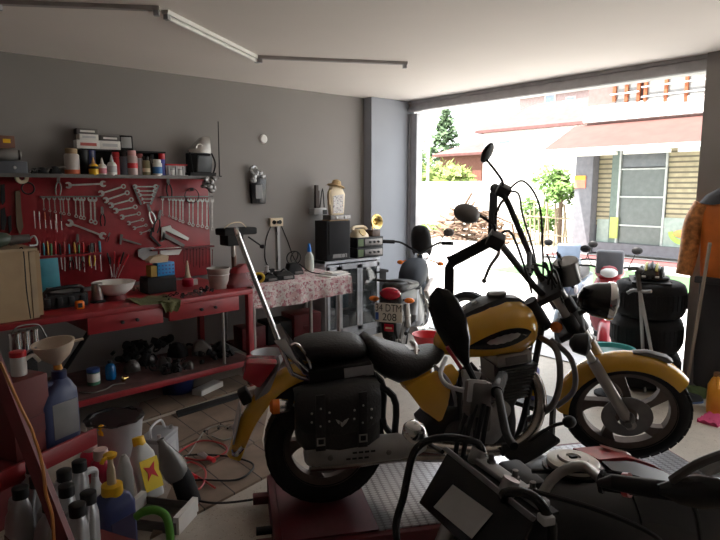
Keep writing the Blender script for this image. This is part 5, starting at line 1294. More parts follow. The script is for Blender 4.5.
# slanted bar
pA = Vector((-.0, 0, 0))
def rf2(px, py, dep):
    d = ray(px, py); k = dep/(d.dot(FW*math.cos(TH)+Vector((0, 0, -math.sin(TH)))))
    return Vector((0, 0, H))+d*k
a = rf2(-22, 318, 1.66); c = rf2(67, 545, 1.46); e = c+(c-a)*1.5
k_ = (0-c.z)/(e.z-c.z); e = c+(e-c)*k_
t = thing('steel_bar', 'dark red steel flat bar slanting across the left foreground with an orange wire', 'bar', e)
d = (a-e); d_ = d.normalized(); v0 = FW.cross(d_).normalized()*.017; w0 = d_.cross(v0).normalized()*.01
B().loft([[Vector(p)+v0+w0, Vector(p)-v0+w0, Vector(p)-v0-w0, Vector(p)+v0-w0] for p in ((0, 0, 0), d)]).build('bar', dred, t)
pts = [rf2(x, y, 1.42+.02*(i % 2)) for i, (x, y) in enumerate(((0, 362), (10, 384), (21, 408), (31, 428), (35, 440), (40, 455), (44, 476), (46, 494), (52, 515), (54, 545)))]
B().tube([p-e for p in pts], .0042, 6, 5).build('orange_wire', mat('wire_orange', (.55, .22, .06), .5), t)
# oil bottles
def oil(loc, rz, label):
    o = thing('oil_bottle', label, 'bottle', loc, rz, 'silver oil bottles on the rack')
    B().rrect([(0, 0, 0, .098, .05), (0, 0, .004, .1, .054), (0, 0, .11, .1, .054), (.008, 0, .15, .086, .052), (.022, 0, .185, .058, .046), (.03, 0, .207, .036, .034), (.03, 0, .222, .03, .03)], .32).build('body', mat('silver_bottle', (.5, .5, .51), .3, .6), o)
    B().lathe([(.021, .218), (.0215, .248), (.019, .25), (0, .25)], (.03, 0, 0), n=18).build('cap', black, o)
    B().box((-.005, -.0275, .06), (.07, .002, .06)).build('paper_label', mat('dark_label', (.09, .04, .04), .5), o)
    B().tube([(.02, 0, .2), (-.03, 0, .19), (-.046, 0, .15), (-.046, 0, .1)], .011, 8, 4).build('handle', mat('silver_bottle', (.5, .5, .51)), o)
    return o
ob = None
caps = [(20, 487, 'silver oil bottle nearest the left frame edge'), (37, 476, 'silver oil bottle second from the left edge'), (33, 462, 'silver oil bottle hidden deepest behind the slanting red bar'), (50, 499, 'front silver oil bottle just left of the slanting bar'), (64, 470, 'silver oil bottle just right of the slanting bar, back row'), (79, 461, 'rearmost silver oil bottle beside the red-capped bottles'), (88, 492, 'silver oil bottle behind the blue pump bottle'), (77, 504, 'front silver oil bottle right of the slanting bar'), (66, 485, 'silver oil bottle in the middle right of the slanting bar')]
for i, (x, y, l) in enumerate(caps):
    q = at(x, y, 2, RL+.25)
    if ob is None: ob = oil((0, 0, 0), 0, l); o = ob
    else: o = dup(ob, l)
    rz_ = ra+PI+1.3 if x < 55 else ra-1.2
    o.location = Vector((q.x, q.y, RL+.001))-Vector((math.cos(rz_)*.03, math.sin(rz_)*.03, 0)); o.rotation_euler = (0, 0, rz_)
# blue jug with funnel
q = at(57, 441, 2, RU-.024); q.z = RU-.022
jb = mat('jug_blue', (.05, .07, .17), .38)
t = thing('oil_jug', 'blue oil jug with grey label on the red shelf carrying a cream funnel', 'jug', q, ra-.05)
B().rrect([(0, 0, 0, .165, .1), (0, 0, .01, .17, .105), (0, 0, .17, .17, .105), (.01, 0, .21, .145, .1), (.03, 0, .245, .07, .07), (.03, 0, .262, .046, .046)], .3).build('body', jb, t)
B().box((.01, -.053, .1), (.11, .003, .145)).build('paper_label', mat('label_grey', (.24, .24, .25), .5), t, bev=.001)
B().tube([(.0, 0, .24), (-.05, 0, .24), (-.078, 0, .19), (-.078, 0, .12)], .014, 8, 4).build('handle', jb, t)
B().lathe([(.028, .258), (.028, .29), (.02, .295)], (.03, 0, 0), n=18).build('neck', navy, t)
fq = t.matrix_basis@Vector((.03, 0, .285))
t.scale = (.86, .86, .84); fq = t.matrix_basis@Vector((.03, 0, .285))
t2 = thing('funnel', 'large cream plastic funnel standing in the blue oil jug', 'funnel', fq, 0)
t2.scale = (.68, .68, .68)
fa_ = (-.12, -.05, 1)
B().lathe([(.012, -.02), (.016, .03), (.018, .04), (.03, .05), (.068, .085), (.09, .125), (.094, .15), (.1, .152), (.1, .157), (.09, .156), (.064, .09), (.014, .05), (.01, -.02)], (0, 0, 0), fa_, 30).build('cone', mat('funnel_cream', (.62, .5, .4), .5), t2)
B().lathe([(.021, 0), (.02, .03), (.017, .045)], (0, 0, -.002), fa_, 16).build('spout_sleeve', mat('orange_ring', (.65, .3, .05), .5), t2)
B().box((.1, .02, .14), (.06, .02, .01), (0, R(-6), 0)).build('handle_tab', mat('funnel_cream', (.62, .5, .4)), t2)
B().tube([(-.09, 0, .14), (-.14, .0, .12), (-.16, 0, .06)], .006, 6, 3).build('hook', lgrey, t2)
# steel tins and can on the shelf
q = at(22, 428, 2, RU-.024)
base = rk(.17, .22, RU-.022)
def on_rack(a, n): return rk(a, n, RU-.022)
t = thing('carton', 'maroon box left of the blue jug under the red-capped white can', 'box', on_rack(.2, .1), ra)
B().box((0, 0, .13), (.13, .12, .26)).build('body', mat('dull_red_box', (.16, .03, .03), .6), t, bev=.004); B().box((0, -.061, .1), (.1, .002, .06)).build('front_strip', dred, t)
q = rf2(20, 368, 2.25)
t = bottle('fuel_can', 'white can with red screw cap left of the funnel', 'can', (q.x, q.y, RU+.18), .10, .03, white, brightred, None, 'jar'); 
t.location = on_rack(.19, .1)+Vector((0, 0, .26)); t.scale = (.8, .8, .8)
B().tube([(.02, -.01, .06), (.05, -.01, .075), (.065, -.01, .06), (.075, -.01, .045)], .008, 8, 4).build('spout', white, t)
q = on_rack(.05, .27)
t = thing('light_bracket', 'shiny chrome twin-lens lamp unit standing at the back of the upper red shelf', 'lamp', q+Vector((-.0, .0, .0)), ra)
t.scale = (.62, .62, .62)
B().box((0, 0, .23), (.12, .07, .46)).build('stand_box', blackm, t)
for k in range(3):
    B().lathe([(.028, 0), (.032, .02), (.03, .1), (.034, .12), (.0, .12)], (-.055+k*.055, -.02, .46), (0, 0, 1), 16).build('chrome_cell', chrome, t)
B().tube([(-.07, -.02, .58), (-.03, -.02, .61), (.08, -.02, .60), (.12, -.02, .56), (.16, -.03, .44)], .005, 6, 4).build('wire_handle', dsteel, t)
# ================================================================== FLOOR, LEFT MIDDLE
q = at(118, 474, 2, 0)
t = thing('waste_bin', 'grey plastic bin lined with a black bag beside the red rack', 'bin', q, ra)
B().lathe([(.12, 0), (.125, .005), (.155, .33), (.165, .345), (.165, .355), (.15, .352), (.115, .02), (0, .02)], n=28).build('body', mat('bin_grey', (.4, .4, .41), .45), t)
b = B(); rings = []
for r0, z in ((.168, .33), (.17, .358), (.14, .362), (.13, .3), (.09, .2), (.02, .16)):
    rings.append([((r0+.007*math.sin(k*2.7+z*30))*math.cos(k*2*PI/28), (r0+.007*math.sin(k*1.9+z*20))*math.sin(k*2*PI/28), z+.006*math.sin(k*1.7)) for k in range(28)])
b.loft(rings[1:]).build('bin_bag', mat('bag_black', (.012, .014, .015), .3), t)
B().prism([(-.15, .31), (-.09, .27), (-.1, .33), (-.13, .37), (-.16, .36)], -.06, -.03).build('yellow_wrapper', yel, t, bev=.004)
q = at(160, 462, 2, 0)
t = thing('car_battery', 'grey car battery with carry handle on the floor beside the grey bin', 'battery', q, R(40))
B().box((0, 0, .085), (.22, .15, .17)).build('case', mat('battery_grey', (.4, .4, .42), .5), t, bev=.006)
B().box((0, 0, .18), (.222, .152, .03)).build('lid', mat('battery_lid', (.28, .28, .29), .5), t, bev=.006)
for s in (-1, 1): B().cyl((s*.075, -.045, .19), (s*.075, -.045, .215), .012).build('terminal', steel, t)
B().tube([(-.09, 0, .19), (-.07, .01, .25), (.05, .01, .255), (.08, 0, .19)], .008, 8, 4).build('handle', lgrey, t)
B().box((0, -.077, .09), (.13, .002, .07)).build('paper_label', lgrey, t)
q = at(117, 566, 2, 0)
t = thing('pump_bottle', 'dark blue bottle with yellow pump head in front of the bin', 'bottle', q, ra-.1)
B().rrect([(0, 0, 0, .165, .12), (0, 0, .01, .17, .125), (0, 0, .30, .165, .12), (0, 0, .34, .13, .1), (0, 0, .36, .07, .07)], .2).build('body', mat('pump_blue', (.035, .05, .17), .35), t)
B().box((0, -.063, .15), (.12, .003, .2)).build('paper_label', mat('label_indigo', (.05, .04, .1), .5), t)
B().lathe([(.045, .35), (.047, .36), (.045, .395), (.025, .4)], n=20).build('collar', yel, t)
B().lathe([(.02, .395), (.018, .46), (.012, .49), (.012, .52)], n=14).build('pump_stem', cream, t)
B().lathe([(.012, 0), (.028, .01), (.03, .022), (.015, .03), (0, .03)], (0, 0, .515), n=16).tube([(0, 0, .53), (-.04, -.01, .53), (-.052, -.01, .515)], .009, 8, 3).build('pump_head', yel, t)
for i, (x, y, l) in enumerate(((93, 493, 'red bottle with pale cap next to the bin, left of its twin'), (104, 503, 'red bottle with pale cap next to the bin, nearer the blue pump bottle'))):
    q = at(x, y, 2, 0)
    t = thing('red_bottle', l, 'bottle', q, .3, 'red bottles beside the bin')
    B().lathe([(.055, 0), (.06, .01), (.06, .2), (.05, .24), (.03, .26)], n=16).build('body', mat('crimson', (.5, .02, .06)), t)
    B().lathe([(.036, .255), (.04, .27), (.036, .31), (0, .315)], n=14).build('cap', mat('pale_pink', (.6, .42, .38), .5), t)
q = at(98, 522, 2, 0)
t = thing('spray_bottle', 'small white trigger spray bottle beside the blue pump bottle', 'bottle', q, ra)
B().rrect([(0, 0, 0, .09, .07), (0, 0, .17, .085, .065), (0, 0, .22, .035, .035), (0, 0, .25, .03, .03)], .3).build('body', lgrey, t)
B().tube([(0, 0, .25), (.0, 0, .28), (-.03, 0, .295), (-.07, 0, .29)], .018, 8, 3).tube([(-.05, 0, .28), (-.055, 0, .24)], .006, 6).build('trigger_head', lgrey, t)
# yellow bottle lying on the tray, cut bottle, trays
q = at(160, 520, 2, 0)
t = thing('tray', 'open white-edged carton tray on the floor by the yellow bottle', 'tray', q, R(38))
B().box((0, 0, .01), (.2, .3, .02)).box((-.1, 0, .03), (.008, .3, .06)).box((.1, 0, .03), (.008, .3, .06)).build('tray_walls', dsteel, t)
for y in (-.15, .15): B().box((0, y, .045), (.2, .03, .09)).build('end_panel', paper, t)
q = at(128, 507, 2, 0)
t = thing('clear_bottle', 'translucent bottle with open top between the pump bottle and yellow bottle', 'bottle', q+Vector((.0, .02, 0)), .2)
B().rrect([(0, 0, 0, .075, .07), (0, 0, .2, .075, .07), (0, .0, .27, .045, .03), (0, 0, .29, .02, .02)], .3).build('body', mat('cloudy_plastic', (.5, .5, .48), .4), t)
q = at(152, 498, 2, .15)
t = thing('oil_bottle', 'clear bottle with yellow and red label and yellow cap leaning by the bin', 'bottle', at(152, 497, 2, 0), R(14))
ty_ = R(18)
def lean(p): return Matrix.Rotation(-ty_, 3, 'X')@Vector(p)
B(lean).rrect([(0, 0, 0, .12, .09), (0, 0, .01, .125, .095), (0, 0, .24, .12, .09), (0, 0, .3, .06, .06)], .3).build('body', mat('cloudy_plastic', (.5, .5, .48)), t)
lb = B(lean).box((.0, -.049, .13), (.11, .003, .17)).build('yellow_label', mat('label_yellow', (.85, .6, .02), .5), t)
B(lean).prism([(-.03, .1), (.0, .13), (.035, .1), (.02, .15), (.03, .19), (-.005, .165), (-.04, .18), (-.02, .14)], -.053, -.050).build('red_print', brightred, lb)
B(lean).lathe([(.032, .29), (.035, .3), (.032, .34), (0, .345)], n=16).build('cap', yel, t)
q = at(187, 503, 2, 0)
t = thing('oil_drainer', 'clear cut bottle upturned over a black bottle on the boards', 'bottle', q, R(20))
B().lathe([(.05, 0), (.058, .01), (.058, .14), (.05, .18), (.045, .2)], (0, -.03, 0), (-.12, .25, 1), 18).build('lower_bottle', blackm, t)
B().lathe([(.06, .17), (.07, .2), (.068, .26), (.04, .33), (.02, .38), (.02, .4)], (0, -.03, 0), (-.2, .35, 1), 18).build('upper_bottle', mat('smoky_plastic', (.3, .3, .29), .2, trans=.5), t)
q = at(160, 545, 2, 0)
t = thing('green_hose', 'bright green bent hose end in the bottom foreground', 'hose', q)
pts = [rf2(x, y, 2.3) for x, y in ((136, 517), (143, 512), (155, 510), (164, 514), (168, 522), (170, 535), (171, 552))]
pts = [p-Vector(q) for p in pts]; pts.append(Vector((pts[-1].x, pts[-1].y, .01)))
B().tube(pts, .016, 10, 5).build('hose', green, t)
# wooden boards on the floor
W0 = BO-hx*.62
for i, (px, l) in enumerate((([(134, 428), (262, 388), (268, 408), (150, 462)], 'grey-brown floor board between the battery and the yellow bike'), ([(150, 464), (268, 410), (262, 440), (172, 486)], 'worn floor board under the jumper cables, farther half'), ([(172, 488), (262, 442), (270, 476), (150, 540)], 'worn floor board nearest the lift under the jumper cables'), ([(140, 404), (238, 376), (258, 384), (134, 424)], 'dusty board under the front edge of the bench'))):
    P = [at(x, y, 2, .0) for x, y in px]; c = sum(P, Vector())/4; c.z = 0
    o = B().hexa([p-c for p in P], (0, 0, .014)).build('floor_board', woodm, loc=c)
    tag(o, l, 'board', 'worn boards on the garage floor')
P = [at(x, y, 2, .014) for x, y in ((176, 413), (240, 394), (241, 398), (178, 418))]; c = sum(P, Vector())/4
tag(B().hexa([p-c for p in P], (0, 0, .018)).build('batten', blackm, loc=c, bev=.003), 'dark batten lying across the boards behind the battery', 'batten')
# cables on the floor
def floor_cable(name, label, cat, px, r, mt, z0=.02):
    P = [at(x, y, 2, z0+r) for x, y in px]; c = Vector((P[0].x, P[0].y, z0))
    t = thing(name, label, cat, c)
    B().tube([p-c for p in P], r, 7, 6).build('wire', mt, t); return t, c
rw = mat('cable_red', (.4, .03, .03), .45)
t, c = floor_cable('jumper_cable', 'red jumper cable with clamps coiled on the floor boards', 'cable', ((215, 488), (200, 478), (186, 472), (178, 482), (188, 492), (202, 486), (205, 470), (190, 462), (174, 470), (176, 455), (200, 441), (222, 444), (226, 452), (205, 460), (185, 458)), .006, rw)
def clamp(tp, a, b_, col):
    A_ = at(*a, 2, .035)-c; B_ = at(*b_, 2, .035)-c
    k = B().tube([A_, (A_+B_)/2+Vector((0, 0, .01)), B_], [.012, .018, .006], 8).build('clamp', steel, tp)
    B().tube([A_, A_+(A_-B_)*.6], .015, 8).build('clamp_handle', col, k)
clamp(t, (190, 474), (181, 468), brightred); clamp(t, (208, 458), (198, 454), brightred); clamp(t, (192, 498), (185, 486), rw)
t, c = floor_cable('black_cable', 'black cable looping on the boards and running to the lift', 'cable', ((276, 494), (250, 500), (215, 503), (192, 498), (180, 486), (195, 480), (235, 480), (252, 470), (250, 462), (225, 456), (190, 455), (172, 462)), .006, black, .021)
t, c = floor_cable('thin_cable', 'thin brown wire crossing the boards behind the jumper cable', 'cable', ((168, 448), (190, 436), (215, 424), (245, 418)), .004, mat('brown_wire', (.12, .08, .06), .6), .018)
t, c = floor_cable('air_hose', 'grey-brown thin hose curling near the cruiser tail', 'hose', ((172, 476), (190, 452), (206, 430), (222, 426), (238, 432), (225, 440), (212, 436)), .005, mat('grey_wire', (.25, .23, .2)), .018)
q = at(212, 434, 2, .016)
b = lump(B(), (0, 0, .02), (.1, .05, .02), 7, 4)
tag(b.build('hand_tool', blackm, loc=(q.x, q.y, .016)), 'dark tool heap lying on the boards near the cruiser tail', 'tool')
# ================================================================== RIGHT SIDE BY THE PILLAR
tc_ = Vector((5.09, 2.19, 0.013))
for i, l in enumerate(('bottom tyre of the black stack by the right pillar', 'middle tyre of the black stack by the right pillar', 'top tyre of the black stack, under the helmet')):
    w = .3; r = .288
    prof = [(.16, .03), (.17, .008), (.23, .0), (.265, .02), (.283, .06), (r, .11), (r, w-.11), (.283, w-.06), (.265, w-.02), (.23, w), (.17, w-.008), (.16, w-.03)]
    o = B().lathe(prof, n=40, closed=True)
    for k in range(40):
        a = k*2*PI/40
        for z in (.12, w-.12): o.box((math.cos(a)*(r-.002), math.sin(a)*(r-.002), z), (.012, .02, .07), (0, 0, a))
    o = o.build('tyre', rubber, loc=tc_+Vector((.01*(i == 1), -.012*(i == 2), i*w)), ang=50)
    tag(o, l, 'tyre', 'stacked tyres by the pillar')
TZ3 = .9
q = at(655, 279, 2, TZ3); q = Vector((4.83, 2.14, TZ3))
tag(B().box((0, 0, .006), (.46, .3, .012), (0, 0, .3)).build('board', black, loc=tc_+Vector((0, 0, TZ3)), rz=.2), 'thin black board laid on top of the tyre stack', 'board')
t = thing('helmet', 'black and yellow-green vented helmet lying on the tyre stack', 'helmet', tc_+Vector((-.03, -.03, TZ3+.012)), R(200))
b = B()
rings = []
for i in range(10):
    a = PI/2*i/9; z = .02+.125*math.sin(a); q_ = max(math.cos(a), .03)
    rings.append([(.145*q_*math.cos(k*PI/10), .115*q_*math.sin(k*PI/10), z) for k in range(20)])
b.loft(rings).build('shell', gloss, t)
for k in range(-2, 3):
    B().tube([(x_, .04*k, .022+.125*math.sqrt(max(.02, 1-(x_/.145)**2-(.04*k/.115)**2))) for x_ in (.11, .07, .03, -.02, -.07, -.11)], .012, 6, 3).build('vent_rib', mat('acid_yellow', (.5, .5, .12), .4) if k % 2 else black, t)
B().torus((0, 0, .022), (0, 0, 1), .125, .018, 24, 8).build('edge_trim', black, t)
for y in (-.05, .05): B().box((.14, y, .045), (.02, .03, .014)).build('reflector', white, t)
# prop stand
p1 = at(645, 392, 2, 0); p2 = at(660, 396, 2, 0); tp = at(637, 271, 0, 4.72); md = at(640, 291, 0, 4.70)
t = thing('crutch', 'pale grey metal crutch-like stand leaning against the tyre stack', 'stand', p1)
for p_ in (p1, p2): B().tube([md-p1, p_-p1], .014, 8).build('leg_tube', lgrey, t)
B().tube([md-p1, tp-p1], .02, 8).build('upper_tube', dsteel, t)
B().tube([tp-p1+Vector((0, .07, .012)), tp-p1+Vector((0, 0, .02)), tp-p1+Vector((0, -.05, -.0))], .018, 8, 3).build('handle', dsteel, t)
B().tube([md-p1+Vector((0, .1, -.03)), md-p1+Vector((0, .05, .0)), md-p1+Vector((0, -.03, -.0)), md-p1+Vector((0, -.09, .01))], .014, 8, 3).build('crossbar', grey, t)
# turquoise basin
q = at(612, 348, 2, .4)
t = thing('basin', 'turquoise plastic tub on a dark stand left of the tyre stack', 'basin', (q.x, q.y, 0))
B().lathe([(.14, .2), (.145, .205), (.172, .385), (.182, .39), (.182, .405), (.168, .40), (.14, .22), (0, .22)], n=30).build('tub', mat('turquoise', (.08, .42, .42), .35), t)
B().lathe([(.165, .365), (.1, .375), (0, .38)], n=24).build('contents', mat('tub_contents', (.25, .42, .42), .7, var=.4, scale=20), t)
B().lathe([(.12, 0), (.12, .02), (.05, .04), (.05, .18), (.135, .2)], n=16).build('stand', blackm, t)
# suit on the pillar
t = thing('riding_suit', 'orange and black riding suit hanging on the right pillar', 'suit', (4.975, 1.5, .12))
so = mat('suit_orange', (.62, .16, .02), .6); sk = mat('suit_black', (.025, .025, .03), .7)
def torso(name, secs, mt, par):
    rings = []
    for z, y, hw, th in secs:
        rings.append([(th*math.sin(k*PI/10)*(1 if k < 10 else 1), y+hw*math.cos(k*PI/10), z+.008*math.sin(k*2.1)) for k in range(20)])
    return B().loft(rings).build(name, mt, par, ang=70)
tz = .12
torso('jacket_body', [(.98-tz, 0, .25, .10), (1.1-tz, 0, .26, .11), (1.3-tz, 0, .27, .12), (1.5-tz, 0, .29, .12), (1.60-tz, 0, .28, .1), (1.66-tz, 0, .18, .08)], so, t)
torso('collar', [(1.58-tz, 0, .305, .115), (1.64-tz, 0, .26, .10), (1.70-tz, 0, .16, .08), (1.78-tz, 0, .1, .06)], sk, t)
for s in (-1, 1):
    B().tube([(0, s*.26, 1.57-tz), (-.02, s*.32, 1.42-tz), (-.04, s*.335, 1.2-tz), (-.06, s*.35, 1.02-tz)], [.08, .075, .068, .06], 14, 5).build('sleeve', mat('sleeve_print', (.5, .2, .06), .6, var=.5, scale=25), t)
    torso('trouser_leg', [(.14-tz, s*.14, .10, .04), (.4-tz, s*.14, .11, .045), (.7-tz, s*.13, .12, .05), (1.02-tz, s*.12, .135, .055)], sk, t)
B().tube([(0, 0, 1.76-tz), (.1, 0, 1.82-tz), (.15, 0, 1.84-tz)], .012, 6).build('hook', steel, t)
B().box((-.1, 0, 1.0-tz), (.05, .5, .05)).build('belt', sk, t, bev=.01)
# broom
bq = at(686, 397, 2, .0)
tp = at(710, 243, 0, 4.78)
t = thing('broom', 'broom with green head leaning against the riding suit', 'broom', (bq.x, bq.y, 0))
B().tube([(0, 0, .11), tp-bq], .013, 8).build('handle', mat('broom_handle', (.42, .36, .3), .6), t)
B().hexa([(-.10, .07, .0), (.07, -.13, .0), (.11, -.10, .0), (-.06, .10, .0)], (0, 0, .1)).build('head', mat('broom_green', (.1, .14, .05), .9, bump=.8), t, bev=.012)
q = at(686, 402, 2, 0)
t = thing('shoe', 'dark flat shoe on the floor below the broom', 'shoe', q, R(-30))
B().rrect([(0, 0, 0, .28, .1), (0, 0, .025, .28, .1), (.0, 0, .05, .24, .08), (-.05, 0, .085, .12, .07)], .45).build('upper', blackm, t); B().rrect([(0, 0, 0, .285, .105), (0, 0, .015, .285, .105)], .45).build('sole', mat('blue_sole', (.05, .09, .2), .6), t)
q = at(715, 411, 2, 0)
t = thing('yellow_jug', 'orange-yellow jug at the right frame edge below the suit', 'jug', q, R(20))
B().rrect([(0, 0, 0, .17, .12), (0, 0, .015, .18, .125), (0, 0, .19, .18, .125), (0, 0, .25, .1, .08), (.02, 0, .27, .05, .05)], .3).build('body', mat('jug_yellow', (.7, .3, .02), .4), t)
B().lathe([(.03, .268), (.03, .3), (0, .302)], (.02, 0, 0), n=16).build('cap', mat('cap_dark', (.2, .1, .05), .5), t)
B().box((-.02, -.064, .1), (.12, .004, .12)).build('paper_label', mat('label_brown', (.35, .2, .04), .5), t)
B().tube([(-.01, 0, .25), (-.06, 0, .28), (-.09, 0, .2)], .012, 8, 3).build('handle', mat('jug_yellow', (.7, .3, .02)), t)
q = at(713, 421, 2, 0)
b = B(); rings = []
for i in range(9):
    x = -.11+.22*i/8
    rings.append([(x, -.07+.14*k/8, .012+.018*abs(math.sin(i*1.3+k*.9))) for k in range(9)]+[(x, .07-.14*k/8, .001) for k in range(9)])
tag(b.loft(rings).build('rag', mat('magenta_cloth', (.5, .05, .14), .8), loc=q), 'crumpled magenta cloth on the floor at the right frame edge', 'rag')
# purple bottle seen through the cruiser frame
q = at(533, 400, 2, .0); q = Vector((3.75, 2.72, 0))
t = thing('blue_bottle', 'blue-violet bottle on a small stool behind the cruiser engine', 'bottle', (0, 0, 0))
q = at(532, 398, 2, .3); t.location = (q.x, q.y, 0)
B().lathe([(.04, .3), (.042, .31), (.042, .5), (.02, .53), (.02, .56), (0, .56)], n=16).build('body', mat('violet', (.15, .15, .45), .3), t)
B().lathe([(.0425, .33), (.043, .36), (.0425, .4)], n=16).build('yellow_band', yel, t)
B().box((0, 0, .285), (.26, .26, .03)).build('stool_top', black, t)
for a in (-1, 1):
    for c in (-1, 1): B().box((a*.1, c*.1, .135), (.03, .03, .27)).build('leg', black, t)
# ================================================================== STREET
def scooter(name, label, loc, rz, c1, c2, mt_seat):
    s = thing(name, label, 'scooter', loc, rz)
    wheel(s, (.62, 0, .23), .23, .09, None, 5, dsteel, 'front_wheel'); wheel(s, (-.62, 0, .23), .23, .1, None, 5, dsteel, 'rear_wheel')
    arc_fender(s, (.62, 0, .23), .27, .14, 15, 165, c1, None, 'front_fender', .05)
    rings = []
    for z, x, hw, th in ((.32, .44, .12, .05), (.45, .45, .18, .06), (.62, .46, .22, .07), (.78, .42, .2, .07), (.92, .34, .14, .06), (.97, .3, .08, .05)):
        rings.append([(x+th*math.cos(k*PI/8)*(1.3 if math.cos(k*PI/8) > 0 else .5), hw*math.sin(k*PI/8), z) for k in range(16)])
    sh = B().loft(rings).build('leg_shield', c1, s, ang=60)
    for y in (-1, 1): B().ell((.49, y*.14, .66), (.04, .03, .08)).build('indicator', mat('clear_lens', (.6, .6, .6), .15), sh)
    B().ell((.54, 0, .7), (.05, .08, .1)).build('front_panel', c2, sh)
    cow = B().ell((.33, 0, 1.0), (.12, .17, .1), (0, -.3, 0), 18, 10).build('headlight_cowl', c1, s)
    B().ell((.42, 0, 1.0), (.05, .1, .06), (0, -.3, 0)).build('headlight_lens', mat('headlamp_glass', (.62, .63, .62)), cow)
    B().prism([(.36, 1.0), (.44, .98), (.36, 1.24), (.31, 1.26)], -.15, .15).build('wind_deflector', c2, cow, bev=.05)
    for y in (-1, 1):
        h = B().tube([(.27, y*.08, 1.02), (.24, y*.2, 1.05), (.18, y*.34, 1.04)], .014, 8, 3).build('handlebar', black, s)
        B().tube([(.24, y*.2, 1.05), (.26, y*.26, 1.2)], .006, 6).ell((.26, y*.28, 1.25), (.02, .06, .045)).build('mirror', black, h)
    B().tube([(.62, .07, .23), (.4, .05, .6)], .02, 8).tube([(.62, -.07, .23), (.4, -.05, .6)], .02, 8).build('fork_leg', dsteel, s)
    B().rrect([(.0, 0, .24, .9, .26), (.0, 0, .3, .9, .28)]).build('floor_panel', black, s)
    B().prism([(-.15, .3), (-.1, .68), (-.5, .74), (-.95, .74), (-.85, .5), (-.5, .3)], -.15, .15).build('body_panel', c1, s, bev=.05)
    pad('seat', [(-.12, .76, .7, .08), (-.2, .8, .7, .12), (-.5, .8, .72, .14), (-.8, .84, .74, .11), (-.88, .83, .76, .05)], mt_seat, s)
    B().ell((-.93, 0, .66), (.05, .1, .05)).build('tail_light', mat('red_lens', (.45, .01, .03)), s)
    B().tube([(-.1, -.14, .26), (-.7, -.18, .3)], .05, 10).build('exhaust', dsteel, s)
    B().tube([(-.05, .1, .25), (-.05, .26, -.0)], .012, 6).build('side_stand', dsteel, s)
    return s
q = at(567, 262, 2, 1.02)
hq = rf2(568, 262, 7.0); an = R(200); s1_ = scooter('scooter', 'pale silver-blue scooter parked in the street outside', (hq.x-.33*math.cos(an), hq.y-.33*math.sin(an), -.11), an, mat('silver_blue', (.17, .21, .26), .35, coat=.3), mat('mid_blue_grey', (.09, .12, .17), .3), black)
q = at(606, 284, 2, .95)
hq = rf2(609, 279, 6.3); an = R(205); s2_ = scooter('scooter', 'red and grey scooter parked just outside beside the tyre stack', (hq.x-.28*math.cos(an), hq.y-.28*math.sin(an), -.11), an, mat('scooter_red', (.3, .015, .025), .3, coat=.4), mat('scooter_grey', (.08, .08, .09), .3), black)
s2_.scale = (.92, .92, .92); s1_.scale = (.92, .92, .92)
# ---- shop building
FX = 14.5
def fx(px, py): return at(px, py, 0, FX)
bl = thing('shop_building', 'pink shop building across the street with red awning and glass front', 'building', (FX, fx(588, 253).y, 0))
YO = bl.location.y
def fbox(x0, x1, y0, y1, d0, d1, nm, mt, par=bl, bev=0):
    "box on the facade between two photo columns / rows; d = distance in front of the wall"
    a = fx(x0, (y0+y1)/2).y-YO; c = fx(x1, (y0+y1)/2).y-YO; m_ = (x0+x1)/2
    z1 = fx(m_, y0).z; z0 = max(-.02, fx(m_, y1).z)
    return B().box(((-d0-d1)/2, (a+c)/2, (z0+z1)/2), (abs(d1-d0), abs(a-c), z1-z0)).build(nm, mt, par, bev=bev)
pk = mat('pink_render', (.2, .115, .105), .85); gy = mat('grey_render', (.15, .15, .165), .8)
ZU = fx(650, 150).z
ye = fx(760, 200).y-YO; y0_ = fx(581, 200).y-YO
B().box((2.6, (ye+y0_)/2, 4.3), (5, abs(ye-y0_)+.0, 3.0)).build('upper_wall', pk, bl)
B().box((3.0, (ye+y0_)/2, 1.4), (4.2, abs(ye-y0_), 2.82)).build('shop_wall', mat('shop_dark', (.16, .17, .16), .6), bl)
fbox(581, 598, 146, 258, -.1, .35, 'grey_pillar', gy)
sign = fbox(582, 593, 176, 188, .35, .38, 'wall_sign', mat('sign_red', (.75, .2, .12), .5))
fbox(582, 593, 176, 180, .38, .39, 'sign_stripe', yel, sign)
fbox(597, 760, 247, 258, -.1, .25, 'plinth', gy)
shopglass = mat('shop_glass', (.45, .52, .48), .06, trans=.75)
blind = bands('zebra_blind', (.36, .31, .2), (.13, .115, .08), 'Z', .12, .36, .7)
for (x0, x1, y0, y1) in ((599, 612, 150, 225), (668, 708, 144, 224)):
    w_ = fbox(x0, x1, y0, y1, .0, .05, 'window_blind', blind)
fbox(598, 613, 219, 248, .06, .08, 'white_poster', mat('poster_pale', (.3, .36, .32), .5))
ps = fbox(662, 697, 218, 248, .06, .09, 'shop_poster', mat('poster_pale', (.3, .36, .32), .5))
c = fx(686, 236)
pt = B()
pts = ring_poly(.36, 20, PI*1.0, PI*2.0)
pt.prism([(u, v*.8) for u, v in pts]+[(u*.72, v*.55+.02) for u, v in pts[::-1]], -.01, .01, 'yz')
pt.build('green_arc', mat('poster_green', (.35, .6, .1), .5), ps, loc=(-.1, c.y-YO, c.z+.08))
B().ell((0, 0, 0), (.02, .26, .1)).build('orange_shape', mat('poster_orange', (.8, .35, .1), .5), ps, loc=(-.1, c.y-YO, c.z+.05))
dfm = mat('door_frame', (.4, .42, .4), .5, .3)
door = fbox(620, 667, 168, 250, .02, .05, 'shop_door', mat('door_grey_glass', (.11, .125, .115), .2))
for x in (620, 666): fbox(x-1, x+1, 150, 251, .05, .11, 'door_post', dfm, door)
for y in (169, 197, 226): fbox(620, 667, y-.8, y+.8, .05, .1, 'door_rail', dfm, door)
